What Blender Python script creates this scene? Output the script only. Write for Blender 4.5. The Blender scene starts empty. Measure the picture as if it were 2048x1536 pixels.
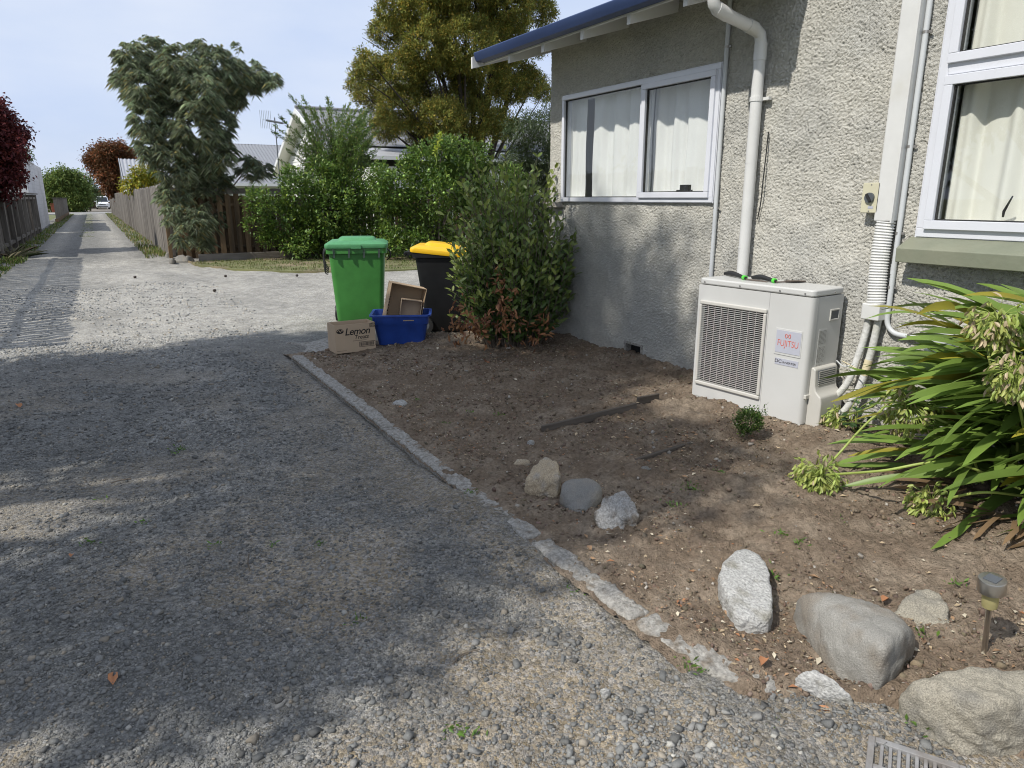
import bpy, bmesh, math, random
import numpy as np
from mathutils import Vector, Matrix
random.seed(7)
RNG = np.random.default_rng(7)
S = bpy.context.scene
COL = S.collection
PI = math.pi

# ------------------------------------------------------------------ camera
FPX, CAMH = 1400.0, 1.55                       # focal length for a 2048 px wide frame, eye height
PITCH = math.atan(372 / FPX)
YAW = math.atan(842 / math.hypot(FPX, 372))     # the drive runs along +Y, the camera looks to its right
fw = np.array([math.sin(YAW)*math.cos(PITCH), math.cos(YAW)*math.cos(PITCH), -math.sin(PITCH)])
rt = np.array([math.cos(YAW), -math.sin(YAW), 0.0])
up = np.cross(rt, fw)
CAM = np.array([0, 0, CAMH])
cam = bpy.data.cameras.new('camera'); cam_o = bpy.data.objects.new('camera', cam); COL.objects.link(cam_o)
cam_o.matrix_world = Matrix([[rt[0], up[0], -fw[0], 0], [rt[1], up[1], -fw[1], 0], [rt[2], up[2], -fw[2], CAMH], [0, 0, 0, 1]])
cam.sensor_fit = 'HORIZONTAL'; cam.sensor_width = 36; cam.lens = 36*FPX/2048
cam.clip_start = 0.05; cam.clip_end = 3000
S.camera = cam_o

# ------------------------------------------------------------------ sky, sun, exposure
SUND = Vector((1.0, 0.15, -1.1)).normalized()   # the way the light travels
world = bpy.data.worlds.new('World'); S.world = world; world.use_nodes = True
nt = world.node_tree; nt.nodes.clear()
wo = nt.nodes.new('ShaderNodeOutputWorld'); bg = nt.nodes.new('ShaderNodeBackground'); sky = nt.nodes.new('ShaderNodeTexSky')
sky.sky_type = 'NISHITA'; sky.sun_disc = False
sky.sun_elevation = math.asin(-SUND.z); sky.sun_rotation = math.atan2(-SUND.x, -SUND.y)
sky.air_density = 1.0; sky.dust_density = 1.6; sky.ozone_density = 1.2
tc = nt.nodes.new('ShaderNodeTexCoord'); mp = nt.nodes.new('ShaderNodeMapping'); mp.inputs['Scale'].default_value = (1.2, 1.2, 3.2)
ns = nt.nodes.new('ShaderNodeTexNoise'); ns.inputs['Scale'].default_value = 1.6; ns.inputs['Detail'].default_value = 6; ns.inputs['Roughness'].default_value = .55
rp = nt.nodes.new('ShaderNodeMapRange'); rp.inputs['From Min'].default_value = .35; rp.inputs['From Max'].default_value = .75; rp.inputs['To Min'].default_value = .86; rp.inputs['To Max'].default_value = 1.0
mx = nt.nodes.new('ShaderNodeMix'); mx.data_type = 'RGBA'
mx.inputs['B'].default_value = (4.6, 5.2, 6.45, 1)
n2_ = nt.nodes.new('ShaderNodeTexNoise'); n2_.inputs['Scale'].default_value = 2.3; n2_.inputs['Detail'].default_value = 7; n2_.inputs['Roughness'].default_value = .5; nt.links.new(mp.outputs['Vector'], n2_.inputs['Vector'])
r2_ = nt.nodes.new('ShaderNodeMapRange'); r2_.inputs['From Min'].default_value = .36; r2_.inputs['From Max'].default_value = .64; nt.links.new(n2_.outputs['Fac'], r2_.inputs['Value'])
m2_ = nt.nodes.new('ShaderNodeMix'); m2_.data_type = 'RGBA'; m2_.inputs['A'].default_value = (3.95, 4.65, 6.15, 1); m2_.inputs['B'].default_value = (5.0, 5.45, 6.4, 1); nt.links.new(r2_.outputs['Result'], m2_.inputs['Factor']); nt.links.new(m2_.outputs['Result'], mx.inputs['B'])
nt.links.new(tc.outputs['Generated'], mp.inputs['Vector']); nt.links.new(mp.outputs['Vector'], ns.inputs['Vector'])
nt.links.new(ns.outputs['Fac'], rp.inputs['Value']); nt.links.new(rp.outputs['Result'], mx.inputs['Factor'])
nt.links.new(sky.outputs['Color'], mx.inputs['A']); nt.links.new(mx.outputs['Result'], bg.inputs['Color'])
bg.inputs['Strength'].default_value = 0.118
nt.links.new(bg.outputs['Background'], wo.inputs['Surface'])
sun = bpy.data.lights.new('sun', 'SUN'); sun.energy = 3.15; sun.angle = math.radians(.8); sun.color = (1.0, .955, .88)
sun_o = bpy.data.objects.new('sun', sun); COL.objects.link(sun_o); sun_o.location = (-20, -3, 22)
sun_o.rotation_euler = SUND.to_track_quat('-Z', 'Y').to_euler()
S.view_settings.view_transform = 'Standard'; S.view_settings.look = 'None'; S.view_settings.gamma = 1
S.view_settings.exposure = 0.40
S.cycles.filter_width = 1.05
S.cycles.max_bounces = 6; S.cycles.diffuse_bounces = 3; S.cycles.glossy_bounces = 3; S.cycles.transmission_bounces = 4; S.cycles.transparent_max_bounces = 10
S.cycles.caustics_reflective = False; S.cycles.caustics_refractive = False

# ------------------------------------------------------------------ projection helpers (photo pixel -> place)
def ray(u, v): return fw + rt*(u-1024)/FPX - up*(v-768)/FPX
def G(u, v, z=0.0):
    d = ray(u, v); return CAM + d*((z-CAMH)/d[2])
def PX(u, v, x):
    d = ray(u, v); return CAM + d*(x/d[0])
def PY(u, v, y):
    d = ray(u, v); return CAM + d*(y/d[1])
def sstep(a, b, x):
    t = np.clip((np.asarray(x, float)-a)/(b-a), 0, 1); return t*t*(3-2*t)
def fftn(n, m, lo, hi, seed):
    """band-passed noise on an n x m grid, wavelengths lo..hi in cells, unit variance"""
    r = np.random.default_rng(seed)
    f = np.fft.rfft2(r.standard_normal((n, m)))
    k = np.hypot(np.fft.fftfreq(n)[:, None], np.fft.rfftfreq(m)[None, :]); k[0, 0] = 1e-9
    w = np.exp(-(k*lo)**2*1.0)*(1-np.exp(-(k*hi)**2*1.5)); f *= w; f[0, 0] = 0
    o = np.fft.irfft2(f, (n, m)); return o/o.std()
class SinNoise:
    def __init__(s, seed, scale, n=24):
        r = np.random.default_rng(seed); d = r.standard_normal((n, 3)); d /= np.linalg.norm(d, axis=1)[:, None]
        s.k = d*(r.uniform(.6, 1.6, n)/scale*2*PI)[:, None]; s.p = r.uniform(0, 2*PI, n)
    def __call__(s, P): return np.sin(P@s.k.T+s.p).sum(1)/math.sqrt(len(s.p)/2)

# ------------------------------------------------------------------ objects
def obj(name, mesh, mat=None, parent=None):
    o = bpy.data.objects.new(name, mesh); COL.objects.link(o)
    if mat is not None and len(mesh.materials) == 0: mesh.materials.append(mat)
    if parent is not None: o.parent = parent
    return o
def tag(o, label=None, cat=None, group=None, kind=None):
    if label: o['label'] = label
    if cat: o['category'] = cat
    if group: o['group'] = group
    if kind: o['kind'] = kind
    return o
def empty(name, loc, label=None, cat=None, group=None, rz=0.0):
    o = bpy.data.objects.new(name, None); COL.objects.link(o); o.location = loc; o.rotation_euler = (0, 0, rz)
    o.empty_display_size = .1
    return tag(o, label, cat, group)
def woff(p):
    v = Vector((0, 0, 0))
    while p is not None: v += p.location; p = p.parent
    return v
def np_mesh(name, V, F, smooth=False, colors=None):
    V = np.asarray(V, np.float32); F = np.asarray(F, np.int32); n = F.shape[1]
    m = bpy.data.meshes.new(name)
    m.vertices.add(len(V)); m.vertices.foreach_set('co', V.ravel())
    m.loops.add(F.size); m.loops.foreach_set('vertex_index', F.ravel())
    m.polygons.add(len(F)); m.polygons.foreach_set('loop_start', np.arange(0, F.size, n, dtype=np.int32))
    m.polygons.foreach_set('loop_total', np.full(len(F), n, np.int32))
    if smooth: m.polygons.foreach_set('use_smooth', np.ones(len(F), bool))
    m.update(calc_edges=True)
    if colors is not None:
        a = m.color_attributes.new('Col', 'FLOAT_COLOR', 'POINT')
        c = np.ones((len(V), 4), np.float32); c[:, :3] = colors; a.data.foreach_set('color', c.ravel())
    return m
class MB:
    """collects boxes, tubes and prisms into one mesh"""
    def __init__(s): s.v = []; s.f = []
    def raw(s, V, F):
        b = len(s.v); s.v += [tuple(map(float, p)) for p in V]; s.f += [tuple(b+i for i in f) for f in F]; return s
    def box(s, lo, hi, M=None):
        x0, y0, z0 = lo; x1, y1, z1 = hi
        V = [(x0,y0,z0),(x1,y0,z0),(x1,y1,z0),(x0,y1,z0),(x0,y0,z1),(x1,y0,z1),(x1,y1,z1),(x0,y1,z1)]
        if M is not None: V = [tuple(M @ Vector(p)) for p in V]
        return s.raw(V, [(0,3,2,1),(4,5,6,7),(0,1,5,4),(1,2,6,5),(2,3,7,6),(3,0,4,7)])
    def tube(s, pts, r, n=10, caps=True, squash=None, frame=None):
        P = np.array(pts, float); R = np.full(len(P), r, float) if np.isscalar(r) else np.array(r, float)
        T = np.gradient(P, axis=0); T /= np.linalg.norm(T, axis=1)[:, None]+1e-12
        a = np.array(frame if frame is not None else ([0, 0, 1] if abs(T[0][2]) < .8 else [0, 1, 0]), float)
        V = []
        for i in range(len(P)):
            a = a - T[i]*(a@T[i]); a /= np.linalg.norm(a)+1e-12; b = np.cross(T[i], a)
            for k in range(n):
                t = 2*PI*k/n; V.append(P[i]+R[i]*(a*math.cos(t)*(squash or 1)+b*math.sin(t)))
        F = [(i*n+k, i*n+(k+1) % n, (i+1)*n+(k+1) % n, (i+1)*n+k) for i in range(len(P)-1) for k in range(n)]
        if caps: F += [tuple(range(n-1, -1, -1)), tuple(range((len(P)-1)*n, len(P)*n))]
        return s.raw(V, F)
    def prism(s, poly, ax, a, b):
        """2-D polygon pushed along axis ax from a to b; poly gives the other two axes in order"""
        def P(p, t): q = list(p); q.insert(ax, t); return tuple(q)
        n = len(poly); V = [P(p, a) for p in poly]+[P(p, b) for p in poly]
        F = [tuple(range(n-1, -1, -1)), tuple(range(n, 2*n))]+[(i, (i+1) % n, n+(i+1) % n, n+i) for i in range(n)]
        return s.raw(V, F)
    def lathe(s, prof, c=(0, 0, 0), n=20, axis=2):
        V = []
        for r, h in prof:
            for k in range(n):
                t = 2*PI*k/n; p = [r*math.cos(t), r*math.sin(t)]; p.insert(axis, h)
                V.append((c[0]+p[0], c[1]+p[1], c[2]+p[2]))
        F = [(i*n+k, i*n+(k+1) % n, (i+1)*n+(k+1) % n, (i+1)*n+k) for i in range(len(prof)-1) for k in range(n)]
        F += [tuple(range(n-1, -1, -1)), tuple(range((len(prof)-1)*n, len(prof)*n))]
        return s.raw(V, F)
    def mesh(s, name, off=(0, 0, 0)):
        m = bpy.data.meshes.new(name); o = Vector(off)
        m.from_pydata([(p[0]-o[0], p[1]-o[1], p[2]-o[2]) for p in s.v], [], s.f)
        bm = bmesh.new(); bm.from_mesh(m); bmesh.ops.recalc_face_normals(bm, faces=bm.faces); bm.to_mesh(m); bm.free()
        return m
    def build(s, name, mat, parent=None, bevel=0, smooth=False, local=False, seg=2):
        m = s.mesh(name, (0, 0, 0) if local else woff(parent)); o = obj(name, m, mat, parent)
        if smooth:
            m.polygons.foreach_set('use_smooth', np.ones(len(m.polygons), bool))
            if not bevel: m.set_sharp_from_angle(angle=math.radians(40))
        if bevel:
            b = o.modifiers.new('bevel', 'BEVEL'); b.width = bevel; b.segments = seg; b.limit_method = 'ANGLE'; b.angle_limit = math.radians(35)
            m.polygons.foreach_set('use_smooth', np.ones(len(m.polygons), bool)); b.harden_normals = True
        return o
def spline(pts, n=8):
    P = [Vector(p) for p in pts]; P = [P[0]*2-P[1]]+P+[P[-1]*2-P[-2]]; out = []
    for i in range(1, len(P)-2):
        for k in range(n):
            t = k/n; a, b, c, d = P[i-1:i+3]
            out.append(.5*((2*b)+(c-a)*t+(2*a-5*b+4*c-d)*t*t+(3*b-a-3*c+d)*t**3))
    out.append(P[-2]); return [tuple(q) for q in out]

# ------------------------------------------------------------------ materials
MATS = {}
def mat(name, col, rough=.6, var=.12, vscale=6.0, col2=None, bump=0.0, bscale=40.0, spec=.5, metal=0.0, detail=6, rnd=0.0, attr=False, stretch=None, trans=0.0, bump2=0.0, b2scale=200.0, c2lo=.45, c2hi=.62, bdist=.01, c2scale=None):
    m = bpy.data.materials.new(name); m.use_nodes = True; t = m.node_tree; N = t.nodes; L = t.links
    b = N['Principled BSDF']; out = N['Material Output']
    b.inputs['Roughness'].default_value = rough; b.inputs['Metallic'].default_value = metal; b.inputs['Specular IOR Level'].default_value = spec
    tcn = N.new('ShaderNodeTexCoord'); src = tcn.outputs['Object']
    if stretch:
        mpn = N.new('ShaderNodeMapping'); mpn.inputs['Scale'].default_value = stretch; L.new(src, mpn.inputs['Vector']); src = mpn.outputs['Vector']
    if rnd:
        oi = N.new('ShaderNodeObjectInfo'); ad = N.new('ShaderNodeVectorMath'); ad.operation = 'ADD'; sc = N.new('ShaderNodeVectorMath'); sc.operation = 'SCALE'
        L.new(oi.outputs['Random'], sc.inputs[0]); sc.inputs['Scale'].default_value = 37.0; L.new(src, ad.inputs[0]); L.new(sc.outputs[0], ad.inputs[1]); src = ad.outputs[0]
    n1 = N.new('ShaderNodeTexNoise'); n1.inputs['Scale'].default_value = vscale; n1.inputs['Detail'].default_value = detail; n1.inputs['Roughness'].default_value = .6
    L.new(src, n1.inputs['Vector'])
    if attr:
        at = N.new('ShaderNodeAttribute'); at.attribute_name = 'Col'; c = at.outputs['Color']
    else:
        rg = N.new('ShaderNodeRGB'); rg.outputs[0].default_value = (*col, 1); c = rg.outputs[0]
    if col2 is not None:
        mxn = N.new('ShaderNodeMix'); mxn.data_type = 'RGBA'; mxn.inputs['B'].default_value = (*col2, 1); L.new(c, mxn.inputs['A'])
        mr = N.new('ShaderNodeMapRange'); mr.inputs['From Min'].default_value = c2lo; mr.inputs['From Max'].default_value = c2hi
        n0 = N.new('ShaderNodeTexNoise'); n0.inputs['Scale'].default_value = c2scale or vscale*.37; n0.inputs['Detail'].default_value = 5; L.new(src, n0.inputs['Vector'])
        L.new(n0.outputs['Fac'], mr.inputs['Value']); L.new(mr.outputs['Result'], mxn.inputs['Factor']); c = mxn.outputs['Result']
    if var or rnd:
        hs = N.new('ShaderNodeHueSaturation'); L.new(c, hs.inputs['Color'])
        m2 = N.new('ShaderNodeMapRange'); m2.inputs['From Min'].default_value = .25; m2.inputs['From Max'].default_value = .75
        m2.inputs['To Min'].default_value = 1-var; m2.inputs['To Max'].default_value = 1+var; L.new(n1.outputs['Fac'], m2.inputs['Value'])
        val = m2.outputs['Result']
        if rnd:
            m3 = N.new('ShaderNodeMapRange'); m3.inputs['To Min'].default_value = 1-rnd; m3.inputs['To Max'].default_value = 1+rnd; L.new(oi.outputs['Random'], m3.inputs['Value'])
            mm = N.new('ShaderNodeMath'); mm.operation = 'MULTIPLY'; L.new(val, mm.inputs[0]); L.new(m3.outputs['Result'], mm.inputs[1]); val = mm.outputs[0]
        L.new(val, hs.inputs['Value']); c = hs.outputs['Color']
    L.new(c, b.inputs['Base Color'])
    if bump:
        nb = N.new('ShaderNodeTexNoise'); nb.inputs['Scale'].default_value = bscale; nb.inputs['Detail'].default_value = 5; L.new(src, nb.inputs['Vector'])
        bp = N.new('ShaderNodeBump'); bp.inputs['Strength'].default_value = bump; bp.inputs['Distance'].default_value = bdist; L.new(nb.outputs['Fac'], bp.inputs['Height'])
        last = bp
        if bump2:
            nb2 = N.new('ShaderNodeTexVoronoi'); nb2.inputs['Scale'].default_value = b2scale; L.new(src, nb2.inputs['Vector'])
            bp2 = N.new('ShaderNodeBump'); bp2.inputs['Strength'].default_value = bump2; bp2.inputs['Distance'].default_value = bdist; L.new(nb2.outputs['Distance'], bp2.inputs['Height']); L.new(bp.outputs['Normal'], bp2.inputs['Normal']); last = bp2
        L.new(last.outputs['Normal'], b.inputs['Normal'])
    if trans:
        tr = N.new('ShaderNodeBsdfTranslucent'); L.new(c, tr.inputs['Color']); ms = N.new('ShaderNodeMixShader'); ms.inputs['Fac'].default_value = trans
        L.new(b.outputs[0], ms.inputs[1]); L.new(tr.outputs[0], ms.inputs[2]); L.new(ms.outputs[0], out.inputs['Surface'])
    MATS[name] = m; return m
def glass_mat():
    m = bpy.data.materials.new('window_glass'); m.use_nodes = True; t = m.node_tree; N = t.nodes; L = t.links; N.remove(N['Principled BSDF'])
    tr = N.new('ShaderNodeBsdfTransparent'); tr.inputs['Color'].default_value = (.975, .985, .98, 1); gl = N.new('ShaderNodeBsdfGlossy'); gl.inputs['Roughness'].default_value = .01
    ge = N.new('ShaderNodeNewGeometry'); dt_ = N.new('ShaderNodeVectorMath'); dt_.operation = 'DOT_PRODUCT'; L.new(ge.outputs['Incoming'], dt_.inputs[0]); L.new(ge.outputs['Normal'], dt_.inputs[1])
    def mth(op, a, b=None):
        q = N.new('ShaderNodeMath'); q.operation = op
        for k, x in enumerate((a, b)):
            if x is None: continue
            if isinstance(x, (int, float)): q.inputs[k].default_value = x
            else: L.new(x, q.inputs[k])
        return q.outputs[0]
    f = mth('ADD', mth('MULTIPLY', mth('POWER', mth('SUBTRACT', 1.0, mth('ABSOLUTE', dt_.outputs['Value'])), 5.0), .955), .045); ms = N.new('ShaderNodeMixShader')
    L.new(f, ms.inputs['Fac']); L.new(tr.outputs[0], ms.inputs[1]); L.new(gl.outputs[0], ms.inputs[2]); L.new(ms.outputs[0], N['Material Output'].inputs['Surface'])
    MATS['window_glass'] = m
glass_mat()
mat('stucco', (.545, .53, .475), .9, .13, 26.0, bump=.9, bscale=150, col2=(.475, .468, .43), spec=.2, c2scale=1.7)
mat('soil', (.178, .136, .098), .95, .42, 45.0, c2scale=4.5, col2=(.24, .192, .142), bump=.9, bscale=70, bump2=.5, b2scale=160, spec=.1, bdist=.012)
mat('ground_far', (.16, .17, .09), .95, .3, .6, bump=.3, bscale=8, spec=.1)
mat('concrete', (.315, .30, .27), .9, .5, 60, col2=(.185, .158, .125), bump=.8, bscale=120, spec=.2, c2lo=.5, c2hi=.7)
mat('asphalt', (.34, .335, .32), .9, .1, 3)
mat('paling_grey', (.205, .188, .165), .85, .35, 14, stretch=(1, 1, .08), bump=.5, bscale=60, rnd=.22, spec=.2, col2=(.14, .125, .108))
mat('paling_brown', (.17, .115, .065), .85, .35, 14, stretch=(1, 1, .08), bump=.4, bscale=60, rnd=.3, spec=.2, col2=(.10, .075, .05))
mat('edging_wood', (.115, .098, .082), .9, .3, 20, stretch=(.1, 1, 1), bump=.5, bscale=50, spec=.15)
mat('sleeper_wood', (.20, .18, .155), .9, .3, 20, stretch=(.1, 1, 1), bump=.5, bscale=50, spec=.15)
mat('white_paint', (.72, .72, .71), .45, .04, 3, spec=.4)
mat('white_aluminium', (.66, .675, .72), .3, .03, 5, spec=.5)
mat('blue_gutter', (.020, .042, .125), .5, .12, 3, spec=.5, col2=(.026, .050, .135))
mat('roof_dark', (.10, .115, .16), .5, .1, 2)
mat('white_pvc', (.64, .64, .62), .4, .06, 7, spec=.5, col2=(.57, .555, .49), c2lo=.58, c2hi=.75)
mat('grey_conduit', (.56, .58, .59), .45, .05, 6, spec=.4)
mat('cream_metal', (.555, .555, .535), .42, .05, 2.2, spec=.45, col2=(.51, .505, .48), c2lo=.5, c2hi=.72)
mat('cream_plastic', (.53, .515, .47), .5, .05, 4, spec=.4)
mat('switch_cream', (.58, .55, .40), .45, .04, 9)
mat('grate_iron', (.27, .265, .26), .7, .2, 14, bump=.3, bscale=60, col2=(.20, .18, .16))
mat('dark_void', (.012, .012, .012), .9, 0)  # flat black colour standing in for the shade inside openings
mat('grille_metal', (.46, .45, .43), .45, .06, 9)
mat('dark_grey_plastic', (.09, .10, .11), .5, .1, 9)
mat('black_rubber', (.018, .018, .018), .6, .2, 9)
mat('bright_green', (.10, .62, .06), .5, .05, 9)
mat('steel', (.42, .40, .38), .45, .2, 12, metal=.85)
mat('rusty_steel', (.16, .13, .11), .6, .3, 14, metal=.4)
mat('stainless', (.55, .54, .52), .28, .1, 8, metal=1.0)
mat('lamp_plastic', (.62, .56, .28), .25, .1, 8, trans=.5)
mat('insulation', (.62, .62, .60), .8, .14, 14, bump=.5, bscale=60, col2=(.52, .52, .47))
mat('tape_yellow', (.66, .58, .38), .7, .08, 9)
mat('sill_green', (.225, .232, .168), .55, .08, 8, bump=.25, bscale=25, col2=(.20, .215, .155))
mat('curtain', (.91, .905, .885), .9, .04, 4, trans=.15, spec=.1)
mat('curtain_cream', (.90, .88, .80), .9, .04, 4, trans=.15, spec=.1)
mat('curtain_red', (.34, .12, .08), .9, .1, 4, spec=.1)
mat('room_white', (.74, .74, .72), .8, .03, 2)
mat('green_plastic', (.052, .215, .040), .45, .16, 7, spec=.5, bump=.04, bscale=200)
mat('green_lid', (.075, .265, .105), .5, .16, 9, spec=.5, bump=.04, bscale=200)
mat('black_plastic', (.010, .0105, .011), .45, .3, 6, spec=.3, bump=.05, bscale=200)
mat('yellow_plastic', (.80, .47, .008), .38, .06, 3)
mat('blue_plastic', (.022, .070, .33), .42, .2, 9, bump=.05, bscale=200)
mat('cardboard', (.46, .335, .215), .85, .08, 6, stretch=(1, 1, 1), spec=.15)
mat('cardboard_pale', (.52, .40, .28), .85, .07, 6, spec=.15)
mat('print_black', (.02, .018, .016), .8, 0)
mat('print_grey', (.28, .27, .25), .8, 0)
mat('print_red', (.62, .10, .05), .6, 0)
mat('badge_silver', (.45, .46, .52), .35, .03, 8)
mat('rock_tan', (.40, .325, .225), .85, .42, 170, col2=(.34, .30, .245), bump=.7, bscale=120, spec=.2, c2scale=14)
mat('rock_grey', (.21, .203, .185), .85, .28, 220, col2=(.245, .225, .19), bump=.4, bscale=180, spec=.2, c2scale=9)
mat('rock_white', (.33, .32, .30), .8, .5, 120, col2=(.165, .14, .11), bump=.8, bscale=90, spec=.25, c2lo=.46, c2hi=.6, c2scale=16)
mat('rock_slab', (.385, .38, .36), .8, .5, 150, col2=(.25, .24, .205), bump=.9, bscale=110, spec=.25, c2lo=.48, c2hi=.66, c2scale=17, stretch=(1, .55, 1))
mat('rock_boulder', (.275, .265, .238), .85, .36, 240, col2=(.225, .20, .165), bump=.5, bscale=170, spec=.2, c2scale=7)
mat('rock_speckled', (.30, .275, .22), .85, .52, 230, col2=(.235, .22, .185), bump=.6, bscale=170, spec=.2, c2scale=9)
mat('stone_attr', (.3, .3, .3), .85, .25, 260, attr=True, spec=.25)
mat('litter_attr', (.3, .3, .3), .85, .12, 60, attr=True, spec=.2)
mat('leaf', (.1, .2, .05), .42, .12, 5, attr=True, trans=.28, spec=.45)
mat('leaf_matt', (.1, .2, .05), .6, .12, 5, attr=True, trans=.32, spec=.25)
mat('bark', (.15, .125, .10), .9, .3, 14, bump=.7, bscale=30, spec=.1)
mat('bark_dark', (.07, .058, .048), .9, .3, 14, bump=.7, bscale=30, spec=.1)
mat('stem_green', (.34, .42, .10), .5, .12, 9, spec=.4, trans=.1)
mat('roof_grey', (.23, .235, .25), .5, .06, 2, spec=.4)
mat('roof_pale', (.34, .35, .37), .45, .06, 2, spec=.4)
mat('weatherboard', (.76, .75, .71), .6, .05, 3)
mat('block_white', (.66, .65, .65), .8, .1, 2, col2=(.55, .54, .53))
mat('car_white', (.78, .79, .80), .25, .02, 3)
mat('car_red', (.10, .025, .02), .3, .05, 3)
mat('car_glass', (.02, .025, .03), .08, 0)
mat('lamp_glass', (.75, .75, .75), .15, 0)
mat('fruit_green', (.20, .34, .05), .4, .1, 8)
mat('fruit_dark', (.035, .025, .018), .6, .2, 20)

# ================================================================== THE SETTING
def dist_to_seg(P, a, b):
    a = np.array(a); b = np.array(b); t = np.clip(((P-a)@(b-a))/((b-a)@(b-a)), 0, 1); return np.linalg.norm(P-(a+t[:, None]*(b-a)), axis=1)
_bn1 = SinNoise(11, 1.1); _bn2 = SinNoise(12, .35); _bn3 = SinNoise(13, .12)
def flat(P): return np.c_[P[:, 0], P[:, 1], np.zeros(len(P))]
def bed_edge(Y):
    """X where the bed starts: the kerb, then a ragged curve round the boulders near the camera"""
    return 1.53+np.clip(1.30-Y, 0, 9)*.8
def bed_z(X, Y):
    X = np.atleast_1d(np.asarray(X, float)); Y = np.atleast_1d(np.asarray(Y, float)); P = np.c_[X, Y, 0*X]
    n = .010*_bn1(P)+.007*_bn2(P)+.004*_bn3(P)
    z = .028+(X-1.52)*.040+n*sstep(1.5, 1.9, X)+(.010+.006*_bn2(P)+.004*_bn3(P))*np.exp(-((X-1.66)/.06)**2)
    near = sstep(0, .20, X-bed_edge(Y)-.03*_bn2(P))
    k = np.where(Y > 1.55, 1.0, near); k = np.maximum(k, sstep(1.25, 1.55, Y))
    far = 1-sstep(6.9, 7.75, Y-.12*_bn1(P))
    return (z+.045)*k*far-.045
def road_z(X, Y):
    P = np.c_[np.ravel(X), np.ravel(Y), 0*np.ravel(X)]
    z = .012*_bn1(P*.5)+.005*_bn2(P)
    z += .018*np.exp(-((P[:, 0]-1.46)/.13)**2)*(1-sstep(3.8, 5.0, P[:, 1]))*(P[:, 0] < 1.62)
    z -= .05*(sstep(1.60, 1.70, P[:, 0])*sstep(1.35, 1.6, P[:, 1])*(1-sstep(6.8, 7.2, P[:, 1])))
    return z
def bedz1(x, y): return float(bed_z(x, y)[0])
def grid(xs, ys):
    X, Y = np.meshgrid(xs, ys); n, m = X.shape; i = np.arange(n*m).reshape(n, m)
    return X.ravel(), Y.ravel(), np.stack([i[:-1, :-1], i[:-1, 1:], i[1:, 1:], i[1:, :-1]], -1).reshape(-1, 4)

# far ground
V = [(-900, -300, -.09), (900, -300, -.09), (900, 1500, -.09), (-900, 1500, -.09)]
tag(obj('ground', np_mesh('ground', V, [(0, 1, 2, 3)]), MATS['ground_far']), kind='structure')

# gravel: one custom material, large-scale tone from an attribute (dusty, bare dirt or loose chip)
def gravel_material():
    m = bpy.data.materials.new('gravel'); m.use_nodes = True; t = m.node_tree; N = t.nodes; L = t.links; b = N['Principled BSDF']
    b.inputs['Roughness'].default_value = .92; b.inputs['Specular IOR Level'].default_value = .15
    tcn = N.new('ShaderNodeTexCoord'); at = N.new('ShaderNodeAttribute'); at.attribute_name = 'Col'
    v = N.new('ShaderNodeTexVoronoi'); v.inputs['Scale'].default_value = 75; v.inputs['Randomness'].default_value = 1; L.new(tcn.outputs['Object'], v.inputs['Vector'])
    v2 = N.new('ShaderNodeTexVoronoi'); v2.inputs['Scale'].default_value = 210; L.new(tcn.outputs['Object'], v2.inputs['Vector'])
    n = N.new('ShaderNodeTexNoise'); n.inputs['Scale'].default_value = 5; n.inputs['Detail'].default_value = 8; n.inputs['Roughness'].default_value = .7; L.new(tcn.outputs['Object'], n.inputs['Vector'])
    sp = N.new('ShaderNodeSeparateColor'); L.new(v.outputs['Color'], sp.inputs[0]); sp2 = N.new('ShaderNodeSeparateColor'); L.new(v2.outputs['Color'], sp2.inputs[0])
    def mr(a, lo, hi, f0=0, f1=1):
        q = N.new('ShaderNodeMapRange'); q.inputs['From Min'].default_value = f0; q.inputs['From Max'].default_value = f1; q.inputs['To Min'].default_value = lo; q.inputs['To Max'].default_value = hi; L.new(a, q.inputs['Value']); return q.outputs['Result']
    def mul(a, c):
        q = N.new('ShaderNodeMath'); q.operation = 'MULTIPLY'; L.new(a, q.inputs[0]); L.new(c, q.inputs[1]); return q.outputs[0]
    val = mul(mul(mr(sp.outputs[0], .68, 1.32), mr(sp2.outputs[0], .72, 1.28)), mr(n.outputs['Fac'], .72, 1.28, .3, .7))
    hs = N.new('ShaderNodeHueSaturation'); L.new(at.outputs['Color'], hs.inputs['Color']); L.new(val, hs.inputs['Value']); L.new(mr(sp.outputs[1], .5, 1.5), hs.inputs['Saturation'])
    L.new(hs.outputs['Color'], b.inputs['Base Color'])
    bp = N.new('ShaderNodeBump'); bp.inputs['Strength'].default_value = .55; bp.inputs['Distance'].default_value = .009; bp.invert = True; L.new(v.outputs['Distance'], bp.inputs['Height'])
    bp2 = N.new('ShaderNodeBump'); bp2.inputs['Strength'].default_value = .6; bp2.inputs['Distance'].default_value = .006; bp2.invert = True; L.new(v2.outputs['Distance'], bp2.inputs['Height']); L.new(bp.outputs['Normal'], bp2.inputs['Normal'])
    L.new(bp2.outputs['Normal'], b.inputs['Normal']); MATS['gravel'] = m
gravel_material()
_tn1 = SinNoise(21, 2.6); _tn2 = SinNoise(22, .8); _tn3 = SinNoise(23, .3)
CHIP = np.array([.170, .168, .157]); DUST = np.array([.385, .368, .328]); DIRT = np.array([.25, .217, .170])
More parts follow.
